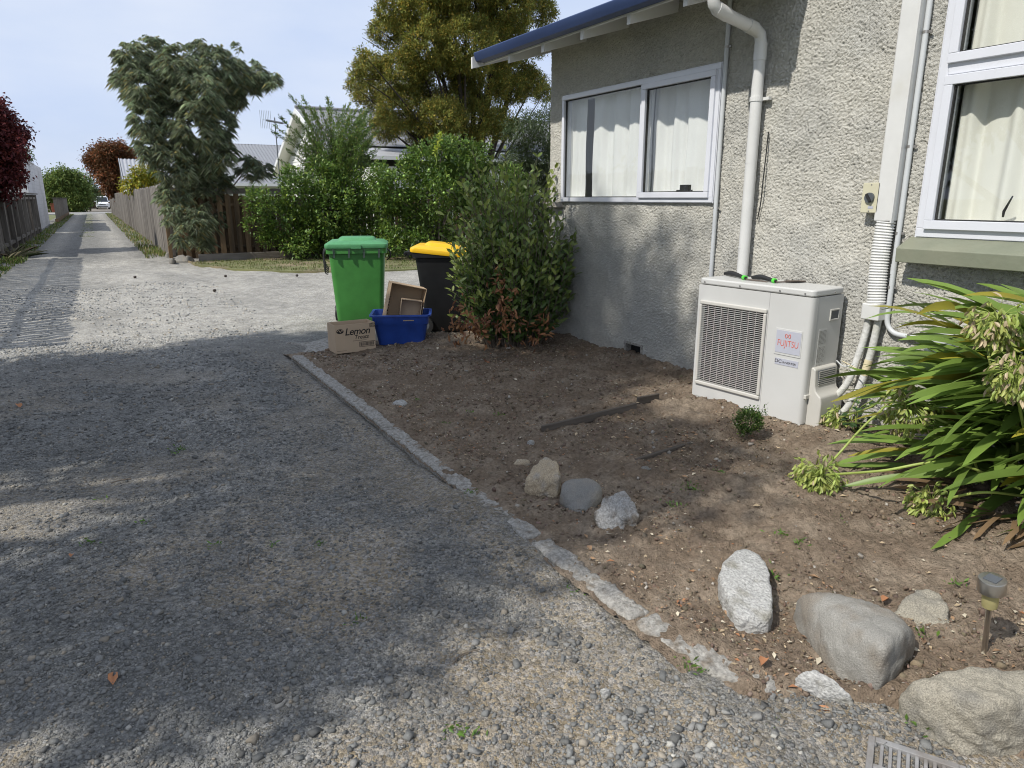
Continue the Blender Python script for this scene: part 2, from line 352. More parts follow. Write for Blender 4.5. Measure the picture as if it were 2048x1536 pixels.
def road_tone(X, Y):
    P = np.c_[X, Y, 0*X]; n = .5+.22*_tn1(P)+.16*_tn2(P)+.10*_tn3(P)
    wheel = np.maximum(np.exp(-((X+1.25)/.33)**2), np.exp(-((X-.55)/.38)**2))      # two wheel tracks down the lane
    far = sstep(6, 9, Y); jn = far*sstep(7.5, 9.5, Y)*(1-sstep(19, 23, Y))
    dust = np.clip(.20*wheel*(.4+n)+.75*jn*(.6+.5*n)+.35*sstep(20, 24, Y)*wheel+.12*far, 0, 1)
    dirt = np.clip((.5+.34*_tn1(P*1.3)+.30*_tn2(P*.8)+.10*_tn3(P)-.42)*2.2, 0, .9)*(1-far)*(.45+.55*(1-sstep(2.2, 4.5, Y)))
    dirt = np.maximum(dirt, .75*np.exp(-((X-1.38)/.14)**2)*(1-sstep(6.5, 7.2, Y)))     # bare strip beside the kerb
    dirt = np.maximum(dirt, .85*sstep(.0, .3, X-1.45)*(1-sstep(1.2, 1.6, Y)))
    c = CHIP*(1-dust[:, None])+DUST*dust[:, None]
    c = c*(1-dirt[:, None])+DIRT*dirt[:, None]
    mid = .6*np.exp(-((X+.35)/.26)**2)*sstep(26, 50, Y)*np.clip(n*2.2-.7, 0, 1)          # grassy middle strip far down the lane
    rut = .88+.12*(1-np.clip(wheel, 0, 1))*(1-far)+.12*far; c = c*(1+.10*(_tn2(P*.7)*.5)*(1-far))[:, None]
    c = c*(1-mid[:, None])+np.array([.19, .20, .10])*mid[:, None]
    return c
xs1 = np.arange(-2.7, 4.25, .05); ys1 = np.concatenate([np.arange(-4, -.5, .5), np.arange(-.5, 9.5, .05), np.arange(9.5, 22, .15), np.arange(22, 50, .4), np.arange(50, 87.5, 1.0)])
X, Y, F = grid(xs1, ys1); V = np.c_[X, Y, road_z(X, Y)]; keep = ~((V[F, 1].min(1) > 21.5) & (V[F, 0].max(1) > 1.75)); F = F[keep]
X2, Y2, F2 = grid(np.arange(4.2, 30, .4), np.arange(6.0, 21, .3)); V2 = np.c_[X2, Y2, road_z(X2, Y2)]
Va = np.r_[V, V2]; Fa = np.r_[F, F2+len(V)]
tag(obj('driveway', np_mesh('driveway', Va, Fa, True, road_tone(Va[:, 0], Va[:, 1])), MATS['gravel']), kind='structure')

# the bed of dark soil between the kerb and the house
xs = np.arange(1.50, 4.27, .018); ys = np.arange(.2, 7.9, .018); X, Y, F = grid(xs, ys)
Z = bed_z(X, Y); n = fftn(len(ys), len(xs), 2.2, 9, 5).ravel(); Z = Z+.0052*n*sstep(-.03, .04, Z)
tag(obj('garden_bed', np_mesh('garden_bed', np.c_[X, Y, Z], F, True), MATS['soil']), kind='structure')

# cross road and the yard beyond it
m = MB(); m.box((-40, 86.0, -.12), (60, 92, .015)); tag(m.build('road', MATS['asphalt']), kind='structure')
mat('yard', (.20, .175, .14), .95, .2, .5)
m = MB(); m.box((-30, 92, -.12), (40, 150, -.02)); tag(m.build('yard_ground', MATS['yard']), kind='structure')

# lawn strip in front of the sleeper
le = [G(u, v) for u, v in ((372, 522), (390, 531), (470, 541), (560, 545), (700, 546), (830, 541), (1000, 530), (1150, 520))]
back = [(14.5, 19.05), (1.95, 19.05)]
poly = [(p[0], p[1]) for p in le]+back
mat('lawn_soil', (.15, .155, .065), .95, .4, 1.6, col2=(.22, .175, .11), bump=.5, bscale=40, c2lo=.45, c2hi=.6)
m = MB(); m.prism(poly, 2, -.08, .035); tag(m.build('lawn', MATS['lawn_soil']), kind='structure')
def in_poly(P, poly):
    x, y = P[:, 0], P[:, 1]; c = np.zeros(len(P), bool); j = len(poly)-1
    for i in range(len(poly)):
        xi, yi = poly[i]; xj, yj = poly[j]
        c ^= ((yi > y) != (yj > y)) & (x < (xj-xi)*(y-yi)/(yj-yi+1e-12)+xi); j = i
    return c

# ------------------------------------------------------------------ leaves and blades (all vectorised)
def unit(a): return a/(np.linalg.norm(a, axis=-1, keepdims=True)+1e-12)
def leaf_mesh(name, P, D, Nn, L, Wd, col, fold=.12, droop=0.0, rich=False):
    """pointed leaves: base P, direction D, rough normal Nn, lengths L, widths Wd"""
    n = len(P); D = unit(D); Sd = unit(np.cross(D, Nn)); U = np.cross(Sd, D); L = np.asarray(L)[:, None]*np.ones((n, 1)); Wd = np.asarray(Wd)[:, None]*np.ones((n, 1))
    dz = np.array([0, 0, -1.0])*droop
    if not rich:
        V = np.stack([P, P+D*L*.5+Sd*Wd*.5+U*Wd*fold+dz*L*.3, P+D*L+dz*L, P+D*L*.5-Sd*Wd*.5+U*Wd*fold+dz*L*.3], 1).reshape(-1, 3); k = 4
        F = np.array([[0, 1, 2], [0, 2, 3]])
    else:
        pts = [P]
        for t, w in ((.3, .42), (.68, .40)):
            c = P+D*L*t+dz*L*t*t; pts += [c+Sd*Wd*w+U*Wd*fold, c-U*Wd*fold*.3, c-Sd*Wd*w+U*Wd*fold]
        pts.append(P+D*L+dz*L); V = np.stack(pts, 1).reshape(-1, 3); k = 8
        F = np.array([[0, 1, 2], [0, 2, 3], [1, 4, 5], [1, 5, 2], [2, 5, 6], [2, 6, 3], [4, 7, 5], [5, 7, 6]])
    F = (F[None]+(np.arange(n)*k)[:, None, None]).reshape(-1, 3)
    return np_mesh(name, V, F, rich, np.repeat(col, k, 0))
def shade_cols(n, base, var=.25, alt=None, p=.0, rng=RNG):
    base = np.array(base); c = base[None]*(1+rng.uniform(-var, var, (n, 1)))*(1+rng.uniform(-.08, .08, (n, 3)))
    if alt is not None:
        k = rng.random(n) < p; c[k] = np.array(alt)[None]*(1+rng.uniform(-var, var, (k.sum(), 1)))
    return np.clip(c, .003, .95)
def rdir(n, rng=RNG): return unit(rng.standard_normal((n, 3)))
def blades(name, P, h, w, col, lean=.5):
    n = len(P); a = RNG.uniform(0, 2*PI, n); d = np.c_[np.cos(a), np.sin(a), np.zeros(n)]; ln = RNG.uniform(.1, lean, n)[:, None]
    D = unit(d*ln+np.array([0, 0, 1.0])); return leaf_mesh(name, P, D, d, h, w, col, fold=.0, droop=.12)

# short lawn grass, verge grass along the lane: nobody could count it
P = np.c_[RNG.uniform(1.9, 12, 26000), RNG.uniform(13.2, 19, 26000)]; P = P[in_poly(P, poly)]; q = .5+.5*_tn2(np.c_[P, np.zeros(len(P))]); P = P[RNG.random(len(P)) < np.clip(q+.25, .1, 1)]
P = np.c_[P, np.full(len(P), .03)]
tag(obj('lawn_grass', blades('lawn_grass', P, RNG.uniform(.03, .07, len(P)), np.full(len(P), .012), shade_cols(len(P), (.115, .155, .04), .3, (.24, .20, .10), .25)), MATS['leaf_matt']), 'short patchy green lawn grass between the gravel turning area and timber sleeper', 'grass', kind='stuff')
def verge(name, label, x0, x1, y0, y1, n, h, p=.25):
    t = RNG.random(n)**1.6; P = np.c_[RNG.uniform(x0, x1, n), y0+(y1-y0)*t]; q = .5+.6*_tn2(np.c_[P, np.zeros(n)]); P = P[RNG.random(n) < np.clip(q, .05, 1)]; P = np.c_[P, np.full(len(P), -.01)]
    tag(obj(name, blades(name, P, RNG.uniform(.4, 1, len(P))*h, np.full(len(P), .02), shade_cols(len(P), (.13, .19, .04), .35, (.30, .26, .12), p)), MATS['leaf_matt']), label, 'grass', kind='stuff')
verge('verge_grass', 'green and straw coloured grass along the foot of the left fence', -2.2, -1.62, 20.5, 84, 9000, .16)
verge('near_verge_grass', 'green grass tufts at the left edge of the lane near the fence end', -2.3, -1.75, 13, 22, 5000, .13)
verge('verge_weeds', 'straggly pale weeds along the foot of the right paling fence', 1.05, 1.62, 21, 84, 6000, .22, .45)
verge('lane_centre_grass', 'thin grass strip between the wheel tracks far down the lane', -.62, -.10, 34, 84, 1600, .06, .4)

# ------------------------------------------------------------------ loose gravel, clods and litter: real chips joined as stuff
def chips(name, P, size, col, flat_=.55, matname='stone_attr', zs=None):
    n = len(P); c8 = np.array([[-1, -1, -1], [1, -1, -1], [1, 1, -1], [-1, 1, -1], [-1, -1, 1], [1, -1, 1], [1, 1, 1], [-1, 1, 1]], float)*.5
    Q = c8[None]*(1+RNG.uniform(-.42, .42, (n, 8, 3))); Q[:, 4:, :2] *= RNG.uniform(.45, .9, (n, 1, 1)); Q[:, :4, :2] *= RNG.uniform(.7, 1, (n, 1, 1))
    Q *= np.stack([RNG.uniform(.75, 1.35, n), RNG.uniform(.6, 1.0, n), RNG.uniform(.6, 1.1, n)*flat_], 1)[:, None]*size[:, None, None]
    a = RNG.uniform(0, 2*PI, n); tl = RNG.normal(0, .3, n); ca, sa = np.cos(a), np.sin(a); ct, st = np.cos(tl), np.sin(tl)
    x = Q[..., 0]*ct[:, None]+Q[..., 2]*st[:, None]; z = -Q[..., 0]*st[:, None]+Q[..., 2]*ct[:, None]; y = Q[..., 1]
    Q = np.stack([x*ca[:, None]-y*sa[:, None], x*sa[:, None]+y*ca[:, None], z], -1)
    V = (Q+P[:, None]).reshape(-1, 3)
    F = np.array([[0, 3, 2], [0, 2, 1], [4, 5, 6], [4, 6, 7], [0, 1, 5], [0, 5, 4], [1, 2, 6], [1, 6, 5], [2, 3, 7], [2, 7, 6], [3, 0, 4], [3, 4, 7]])
    F = (F[None]+(np.arange(n)*8)[:, None, None]).reshape(-1, 3)
    return obj(name, np_mesh(name, V, F, False, np.repeat(col, 8, 0)), MATS[matname])
def stone_cols(n):
    base = np.array([[.184, .184, .174], [.140, .141, .135], [.213, .209, .195], [.235, .208, .168], [.104, .103, .097], [.32, .308, .275]]); pr = [.33, .26, .2, .1, .09, .02]
    return base[RNG.choice(6, n, p=pr)]*(1+RNG.uniform(-.2, .2, (n, 1)))
def visible(P, mu=80):
    q = P-CAM; d = q@fw; u = 1024+FPX*(q@rt)/d; v = 768-FPX*(q@up)/d; return (d > .2) & (u > -mu) & (u < 2048+mu) & (v < 1536+mu)
def gravel_density(P):
    X, Y = P[:, 0], P[:, 1]; n = .5+.25*_tn2(P)+.22*_tn3(P)+.12*_tn1(P)
    d = np.clip(1.30-.95*(.5+.34*_tn1(P*1.3)+.30*_tn2(P*.8)+.10*_tn3(P))-.25*n, .12, 1)
    heap = np.exp(-((X-1.15)/.42)**2-((Y-1.15)/.42)**2)                # loose heap at the mouth of the bed
    band = np.exp(-((X-.55)/.30)**2)*(1-sstep(3.6, 5, Y))*.35
    d = np.maximum(d, heap*1.1)+band
    d *= 1-.8*np.exp(-((X-1.40)/.11)**2)*sstep(1.3, 1.7, Y)
    return np.clip(d, 0, 1), heap
PP = []; SS = []; CC = []
for (x0, x1, y0, y1, dens, smin, smed, sg) in ((-2.2, 1.95, .35, 2.6, 11500, .0030, .0058, .55), (-2.4, 1.5, 2.6, 5.2, 4200, .005, .0088, .45), (-2.4, 1.5, 5.2, 9.0, 900, .010, .016, .3), (-2.2, 6, 8.6, 15, 160, .016, .022, .3)):
    n = int((x1-x0)*(y1-y0)*dens); P = np.c_[RNG.uniform(x0, x1, n), RNG.uniform(y0, y1, n), np.zeros(n)]; P = P[visible(P)]
    d, heap = gravel_density(P); k = RNG.random(len(P)) < d; P = P[k]; heap = heap[k]
    edge = bed_edge(P[:, 1])+.12+.2*RNG.random(len(P)); ok = (P[:, 0] < edge) & ~((P[:, 0] > 1.47) & (P[:, 1] > 1.35) & (P[:, 1] < 7)); P = P[ok]; heap = heap[ok]
    s = np.clip(smed*np.exp(RNG.normal(0, sg, len(P)))*(1+.45*heap), smin, .034); P[:, 2] = road_z(P[:, 0], P[:, 1])+s*.12
    PP.append(P); SS.append(s); CC.append(stone_cols(len(P))*(1+.30*heap[:, None])*(1+.85*sstep(6.5, 9, P[:, 1]))[:, None])
tag(chips('loose_gravel', np.r_[tuple(PP)], np.r_[tuple(SS)], np.r_[tuple(CC)]), 'loose grey gravel chips strewn over the driveway', 'gravel', kind='stuff')
# clods and small stones on the bed
n = 30000; P = np.c_[RNG.uniform(1.62, 4.15, n), .55+(6.7)*RNG.random(n)**1.5, np.zeros(n)]; P = P[visible(P)]; k = .5+.5*_tn2(P); P = P[RNG.random(len(P)) < np.clip(k+.25, .1, 1)]
P[:, 2] = bed_z(P[:, 0], P[:, 1]); P = P[P[:, 2] > .004]; s = np.clip(.0062*np.exp(RNG.normal(0, .5, len(P))), .003, .028)*(1+.10*P[:, 1]); P[:, 2] += s*.1
c = shade_cols(len(P), (.180, .138, .100), .38, (.32, .29, .25), .05)
tag(chips('soil_clods', P, s, c, .7), 'small soil clods and crumbs over the dark garden bed', 'soil', kind='stuff')
# dry leaf scraps, straw and bark bits
n = 22000; P = np.c_[RNG.uniform(1.66, 4.15, n), .6+6.5*RNG.random(n)**1.35, np.zeros(n)]; P = P[visible(P)]; k = .5+.6*_tn1(P*.9)+.2*_tn2(P); P = P[RNG.random(len(P)) < np.clip(k, .08, 1)]
P[:, 2] = bed_z(P[:, 0], P[:, 1])+.006; P = P[P[:, 2] > .012]; n = len(P); a = RNG.uniform(0, 2*PI, n); D = np.c_[np.cos(a), np.sin(a), RNG.normal(0, .16, n)]
L = np.clip(.013*np.exp(RNG.normal(0, .5, n)), .006, .06); straw = RNG.random(n) < .5; Wd = np.where(straw, L*.12, L*.5)
cols = np.array([[.40, .31, .20], [.30, .19, .11], [.22, .14, .09], [.50, .44, .33], [.34, .16, .08]])[RNG.choice(5, n, p=[.3, .25, .2, .18, .07])]*(1+RNG.uniform(-.25, .25, (n, 1)))
tag(obj('leaf_litter', leaf_mesh('leaf_litter', P, D, np.c_[RNG.normal(0, .3, n), RNG.normal(0, .3, n), np.ones(n)], L, Wd, cols, fold=.3), MATS['litter_attr']), 'dry leaf scraps and straw scattered over the soil', 'leaf litter', kind='stuff')
# tiny weed sprouts in gravel and bed
wp = [(360, 900, 7), (290, 1045, 2.5), (175, 1085, 3), (430, 1090, 3), (545, 1090, 2), (1145, 1180, 4), (940, 985, 3), (880, 1010, 3), (1380, 975, 6), (1345, 1010, 4), (1205, 1030, 2), (1540, 1150, 5), (1565, 1070, 4), (1905, 1165, 3), (1600, 1085, 4), (1545, 1455, 5), (1395, 1340, 3), (715, 1250, 5), (700, 770, 3), (890, 845, 3), (1000, 830, 3), (1370, 1330, 3), (905, 1460, 3), (940, 1465, 3), (1840, 1445, 5), (1850, 1270, 3), (205, 1000, 2), (640, 1090, 2), (1660, 1035, 4), (1440, 945, 3), (835, 800, 2), (940, 825, 2)]
Pw = []
for u, v, k in wp:
    g = G(u, v, 0); z = bedz1(g[0], g[1]) if g[0] > 1.55 else 0.0; g = G(u, v, max(z, 0.0)+.005)
    Pw.append(g[None]+np.c_[RNG.normal(0, .004*k+.006, (int(5*k), 2)), np.zeros(int(5*k))])
Pw = np.r_[tuple(Pw)]; n = len(Pw)
tag(obj('weed_sprouts', leaf_mesh('weed_sprouts', Pw, unit(rdir(n)*np.array([1, 1, .5])+np.array([0, 0, .55])), rdir(n), RNG.uniform(.012, .032, n), RNG.uniform(.005, .012, n), shade_cols(n, (.11, .20, .035), .3)), MATS['leaf']), 'tiny green weed sprouts dotted through gravel and soil', 'weeds', kind='stuff')

# ------------------------------------------------------------------ kerb
def rough_box(lo, hi, step, amp, seed, name, off=(0, 0, 0), bendfn=None, round_=.012):
    bm = bmesh.new(); bmesh.ops.create_cube(bm, size=1)
    lo = np.array(lo); hi = np.array(hi); sz = hi-lo
    V, Fq = [], []
    n = np.maximum(2, np.ceil(sz/step).astype(int)); bm.free()
    idx = {}
    def vid(i, j, k):
        key = (i, j, k)
        if key not in idx: idx[key] = len(V); V.append(lo+sz*np.array([i/n[0], j/n[1], k/n[2]]))
        return idx[key]
    for i in range(n[0]):
        for j in range(n[1]):
            for k, fl in ((0, 1), (n[2], 0)):
                q = [vid(i, j, k), vid(i+1, j, k), vid(i+1, j+1, k), vid(i, j+1, k)]; Fq.append(q[::-1] if fl else q)
    for i in range(n[0]):
        for k in range(n[2]):
            for j, fl in ((0, 0), (n[1], 1)):
                q = [vid(i, j, k), vid(i+1, j, k), vid(i+1, j, k+1), vid(i, j, k+1)]; Fq.append(q[::-1] if fl else q)
    for j in range(n[1]):
        for k in range(n[2]):
            for i, fl in ((0, 1), (n[0], 0)):
                q = [vid(i, j, k), vid(i, j+1, k), vid(i, j+1, k+1), vid(i, j, k+1)]; Fq.append(q[::-1] if fl else q)
    V = np.array(V); c = (lo+hi)/2
    inner = np.clip(V, lo+round_, hi-round_); d = V-inner; dn = np.linalg.norm(d, axis=1, keepdims=True); V = np.where(dn > 1e-9, inner+d/np.maximum(dn, 1e-9)*np.minimum(dn, round_), V)
    N1 = SinNoise(seed, .05); N2 = SinNoise(seed+1, .018); N3 = SinNoise(seed+2, .25)
    out = unit(V-c*np.array([1, 0, 1])-np.array([0, 1, 0])*V)*1.0
    V = V+out*(amp*(.6*N1(V)+.35*N2(V)+.7*N3(V)))[:, None]
    if bendfn: V = bendfn(V)
    return np_mesh(name, V-np.array(off), Fq, True)
kerb = empty('concrete_kerb', (1.56, 4, 0)); tag(kerb, 'broken pale concrete kerb edging the soil bed along the gravel', 'kerb'); kerb['kind'] = 'structure'; del kerb['category']
def kb(y0, y1, x0, x1, zt, sd, bend=None):
    o = obj('kerb_segment', rough_box((x0, y0, -.07), (x1, y1, zt), 0.013, .0045, sd, 'kerb_segment', woff(kerb), bend), MATS['concrete'], kerb); return o
kb(4.35, 6.93, 1.51, 1.612, .047, 40)
kb(2.89, 4.34, 1.51, 1.61, .040, 50)
kb(2.50, 2.865, 1.525, 1.62, .040, 60)
kb(1.755, 2.45, 1.522, 1.625, .041, 70)
kb(1.24, 1.735, 1.530, 1.635, .042, 80, lambda V: V+np.array([1.0, 0, 0])*(.55*np.clip(1.74-V[:, 1], 0, 1)**2)[:, None]-np.array([0, 0, 1.0])*(.045*np.clip(1.72-V[:, 1], 0, 1))[:, None])
pd = obj('concrete_slab', rough_box((1.70, 6.70, -.06), (2.30, 7.75, .022), .035, .006, 90, 'concrete_slab', (0, 0, 0), lambda V: V+np.c_[.09*np.sin(V[:, 1]*7), .10*np.sin(V[:, 0]*9), 0*V[:, 0]]), MATS['concrete'])
tag(pd, 'weathered flat concrete slab beside the printed cardboard box', 'slab', kind='structure')
del pd['category']

# ================================================================== THE HOUSE
WX = 4.20                                                    # plane of the long roughcast wall
house = empty('house', (WX, 4.0, 0), 'grey roughcast house with white framed windows and blue gutter beside the drive', 'house')
W1 = (4.08, 6.18, 1.515, 2.52); W2 = (.95, 2.445, 1.33, 2.93); VT = (4.85, 5.08, .125, .235)
st = .0062
ys = np.arange(.6, 6.4301, st); zs = np.arange(-.04, 3.06, st)
n1 = fftn(len(zs), len(ys), 1.0, 3.2, 101); n2 = fftn(len(zs), len(ys), 1.6, 5.5, 102); n3 = fftn(len(zs), len(ys), 30, 120, 103)
hgt = .0036*np.maximum(n2+.2, -.8)-.0095*np.maximum(n1-.5, 0)+.0020*n1+.003*n3
YY, ZZ, F = grid(ys, zs); XX = WX-.004-hgt.ravel()
cy, cz = YY[F].mean(1), ZZ[F].mean(1); hole = np.zeros(len(F), bool)
for (a, b, c, d), g in ((W1, .022), (W2, .022), (VT, 0)): hole |= (cy > a+g) & (cy < b-g) & (cz > c+g) & (cz < d-g)
off = np.array(woff(house))
obj('wall', np_mesh('wall', np.c_[XX, YY, ZZ]-off, F[~hole][:, ::-1], True), MATS['stucco'], house)['label'] = 'roughcast wall facing the drive'
# remaining walls, rooms behind the windows
m = MB(); m.box((WX, -3, -.04), (WX+.13, .6, 3.06)); m.prism([(-3, 3.061), (3.42, 3.061), (3.42, 3.5), (.4, 5.0), (-3, 3.4)], 0, WX-.012, WX+.13); m.build('wall', MATS['stucco'], house)
EWY = 6.43
m = MB()                                                     # end wall with its own window
m.box((WX, EWY-.13, -.04), (4.90, EWY-.002, 3.0)); m.box((4.90, EWY-.13, -.04), (6.0, EWY-.002, 1.45)); m.box((4.90, EWY-.13, 2.5), (6.0, EWY-.002, 3.2)); m.box((6.0, EWY-.13, -.04), (11, EWY-.002, 3.3))
m.build('wall', MATS['stucco'], house)
m = MB(); m.box((10.87, -3, -.04), (11, EWY-.13, 3.3)); m.box((WX+.13, -3.13, -.04), (11, -3, 3.3)); m.build('wall', MATS['stucco'], house)
m = MB(); m.box((WX+.135, 3.2, .4), (8, 3.3, 2.75)); m.box((8, -2.9, .4), (8.1, 6.25, 2.75)); m.box((WX+.02, -2.9, .38), (10.8, 6.29, .4)); m.box((WX+.02, -2.9, 2.75), (10.8, 6.29, 2.77)); m.box((WX+.13, 6.285, .4), (4.90, 6.297, 2.75)); m.build('room_lining', MATS['room_white'], house)
ew = MB()
for a in ((4.90, 1.45, 6.0, 1.50), (4.90, 2.45, 6.0, 2.5), (4.90, 1.5, 4.95, 2.45), (5.95, 1.5, 6.0, 2.45)): ew.box((a[0]+.003, EWY-.09, a[1]+.003), (a[2]-.003, EWY-.03, a[3]-.003))
eo = ew.build('window', MATS['white_aluminium'], house); MB().box((4.955, EWY-.065, 1.505), (5.945, EWY-.059, 2.445)).build('pane', MATS['window_glass'], eo)
# ---- low roof over the far room
sl = .29
def rz_(x): return 2.945+(x-3.72)*sl                         # top of the rafters
roof = empty('roof', (0, 0, 0)); roof.parent = house; roof.location = Vector((3.6, 5.2, 3.0))-woff(house)
nR = 120; yy = np.linspace(3.36, 7.06, nR*4); prof = .008*np.cos(yy*2*PI/.0762)
Xr = np.array([3.66, 4.4, 7.6]); V = []
for x in Xr:
    for y, p in zip(yy, prof): V.append((x, y, rz_(x)+.040+p*.6))
k = len(yy); Fr = [(i*k+j, i*k+j+1, (i+1)*k+j+1, (i+1)*k+j) for i in range(2) for j in range(k-1)]
obj('roof_sheet', np_mesh('roof_sheet', np.array(V)-np.array(woff(roof)), Fr, True), MATS['roof_dark'], roof)
m = MB(); m.prism([(3.70, rz_(3.70)+.004), (7.6, rz_(7.6)+.004), (7.6, rz_(7.6)+.03), (3.70, rz_(3.70)+.03)], 1, 3.38, 6.96); m.build('soffit_board', MATS['white_paint'], roof)
for y in (6.46, 5.85, 5.24, 4.63, 4.02, 3.42):               # rafter tails, each on its own
    m = MB(); m.prism([(3.72, rz_(3.72)-.115), (4.30, rz_(4.30)-.115), (4.30, rz_(4.30)), (3.72, rz_(3.72))], 1, y-.022, y+.022); m.build('rafter', MATS['white_paint'], roof, bevel=.002)
m = MB(); m.prism([(3.585, rz_(3.72)-.10), (7.6, rz_(7.6)-.09), (7.6, rz_(7.6)+.05), (3.585, rz_(3.6)+.045)], 1, 6.985, 7.01); m.build('bargeboard', MATS['white_paint'], roof, bevel=.002)
m = MB(); m.box((3.722, 3.38, rz_(3.72)-.045), (3.74, 6.98, rz_(3.72)+.02)); m.build('fascia', MATS['white_paint'], roof)
# gutter: a moulded section with a rolled front edge
gp = [(3.720, 2.985), (3.720, 2.912), (3.650, 2.908), (3.628, 2.916), (3.616, 2.94), (3.604, 2.968), (3.600, 2.990), (3.606, 2.998), (3.614, 2.993), (3.618, 2.970), (3.630, 2.938), (3.640, 2.926), (3.655, 2.920), (3.708, 2.922), (3.710, 2.985)]
m = MB(); m.prism(gp, 1, 3.40, 6.982); go = m.build('gutter', MATS['blue_gutter'], house, smooth=True); go['label'] = 'dark blue gutter along the eave'
m = MB(); m.box((3.604, 3.392, 2.912), (3.72, 3.40, 2.985)); m.build('end_cap', MATS['blue_gutter'], go)
# high roof of the near part, above the frame
m = MB(); m.prism([(3.62, 3.45), (.4, 5.05), (-3.4, 3.15), (-3.4, 3.24), (.4, 5.16), (3.62, 3.54)], 0, WX-.22, 11.2); m.build('roof', MATS['roof_dark'], house)
# ---- window over the bins: fixed light and awning sash
def frame_rect(m, y0, y1, z0, z1, w, xa, xb):
    m.box((xa, y0, z0), (xb, y1, z0+w)); m.box((xa, y0, z1-w), (xb, y1, z1)); m.box((xa, y0, z0+w), (xb, y0+w, z1-w)); m.box((xa, y1-w, z0+w), (xb, y1, z1-w)); return m
a, b, c, d = W1
m = frame_rect(MB(), a, b, c, d, .040, WX-.034, WX+.06); m.box((WX-.0345, 4.945, c+.04), (WX+.06, 4.985, d-.04)); w1 = m.build('window', MATS['white_aluminium'], house, bevel=.004); w1['label'] = 'wide white window with one fixed pane and one opening sash'
frame_rect(MB(), a-.006, b+.006, c-.006, d+.008, .018, WX-.026, WX-.004).build('flange', MATS['white_aluminium'], w1, bevel=.003)
frame_rect(MB(), a+.036, 4.950, c+.036, d-.040, .046, WX-.052, WX+.02).build('sash', MATS['white_aluminium'], w1, bevel=.004)
frame_rect(MB(), 4.9852, b-.0402, c+.0402, d-.0402, .009, WX-.012, WX+.004).build('glazing_bead', MATS['black_rubber'], w1)
frame_rect(MB(), a+.0822, 4.9038, c+.0822, d-.0862, .007, WX-.030, WX-.010).build('glazing_bead', MATS['black_rubber'], w1)
MB().box((WX-.004, 4.986, c+.041), (WX+.001, b-.041, d-.041)).build('pane', MATS['window_glass'], w1)
MB().box((WX-.022, a+.083, c+.083), (WX-.017, 4.903, d-.087)).build('pane', MATS['window_glass'], w1)
h = MB(); h.box((WX+.02, 4.40, 1.605), (WX+.05, 4.50, 1.655)); h.box((WX+.03, 4.37, 1.60), (WX+.04, 4.55, 1.615)); h.build('latch', MATS['black_rubber'], w1)
MB().box((WX-.085, 6.17, 1.455), (WX+.0, 6.44, 1.512)).build('sill', MATS['concrete'], house, bevel=.006)
# ---- window by the lilies: fanlight over a tall sash, painted sill
a, b, c, d = W2
m = frame_rect(MB(), a, b, c, d, .050, WX-.030, WX+.06); m.box((WX-.0305, a+.05, 2.205), (WX+.06, b-.05, 2.265)); w2 = m.build('window', MATS['white_aluminium'], house, bevel=.004); w2['label'] = 'tall white window with a fanlight over the green sill'
frame_rect(MB(), a-.01, b+.012, c-.006, d+.008, .02, WX-.020, WX-.003).build('flange', MATS['white_aluminium'], w2, bevel=.003)
frame_rect(MB(), a+.046, b-.046, c+.046, 2.200, .050, WX-.052, WX+.02).build('sash', MATS['white_aluminium'], w2, bevel=.004)
frame_rect(MB(), a+.046, b-.046, 2.262, d-.046, .050, WX-.052, WX+.02).build('sash', MATS['white_aluminium'], w2, bevel=.004)
for z0, z1 in ((c+.0962, 2.1498), (2.3122, d-.0962)):
    frame_rect(MB(), a+.0962, b-.0962, z0, z1, .007, WX-.030, WX-.010).build('glazing_bead', MATS['black_rubber'], w2)
    MB().box((WX-.022, a+.097, z0+.001), (WX-.017, b-.097, z1-.001)).build('pane', MATS['window_glass'], w2)
for y, z in ((2.02, 1.46), (1.96, 2.34)): MB().tube([(WX+.03, y, z-.01), (WX+.03, y+.0, z+.02), (WX+.02, y-.035, z+.10)], [.006, .008, .004], 6).build('handle', MATS['black_rubber'], w2)
m = MB(); m.prism([(WX-.145, 1.185), (WX+.02, 1.185), (WX+.02, 1.328), (WX-.03, 1.326), (WX-.15, 1.268)], 1, .8, 2.48); m.build('sill', MATS['sill_green'], w2, bevel=.006)
for (a, b, c, d), w in ((W1, w1), (W2, w2)): frame_rect(MB(), a+.03, b-.03, c+.03, d-.03, .012, WX+.0605, WX+.135).build('reveal', MATS['room_white'], w)
# ---- under-floor vent
m = MB(); frame_rect(m, VT[0]-.012, VT[1]+.012, VT[2]-.012, VT[3]+.012, .02, WX-.012, WX+.10); vo = m.build('vent', MATS['concrete'], house); vo['label'] = 'dark broken under-floor vent low in the wall'
MB().box((WX+.06, VT[0], VT[2]), (WX+.07, VT[1], VT[3])).build('vent_shade_sheet', MATS['dark_void'], vo)  # black sheet painted in for the shade deep in the hole
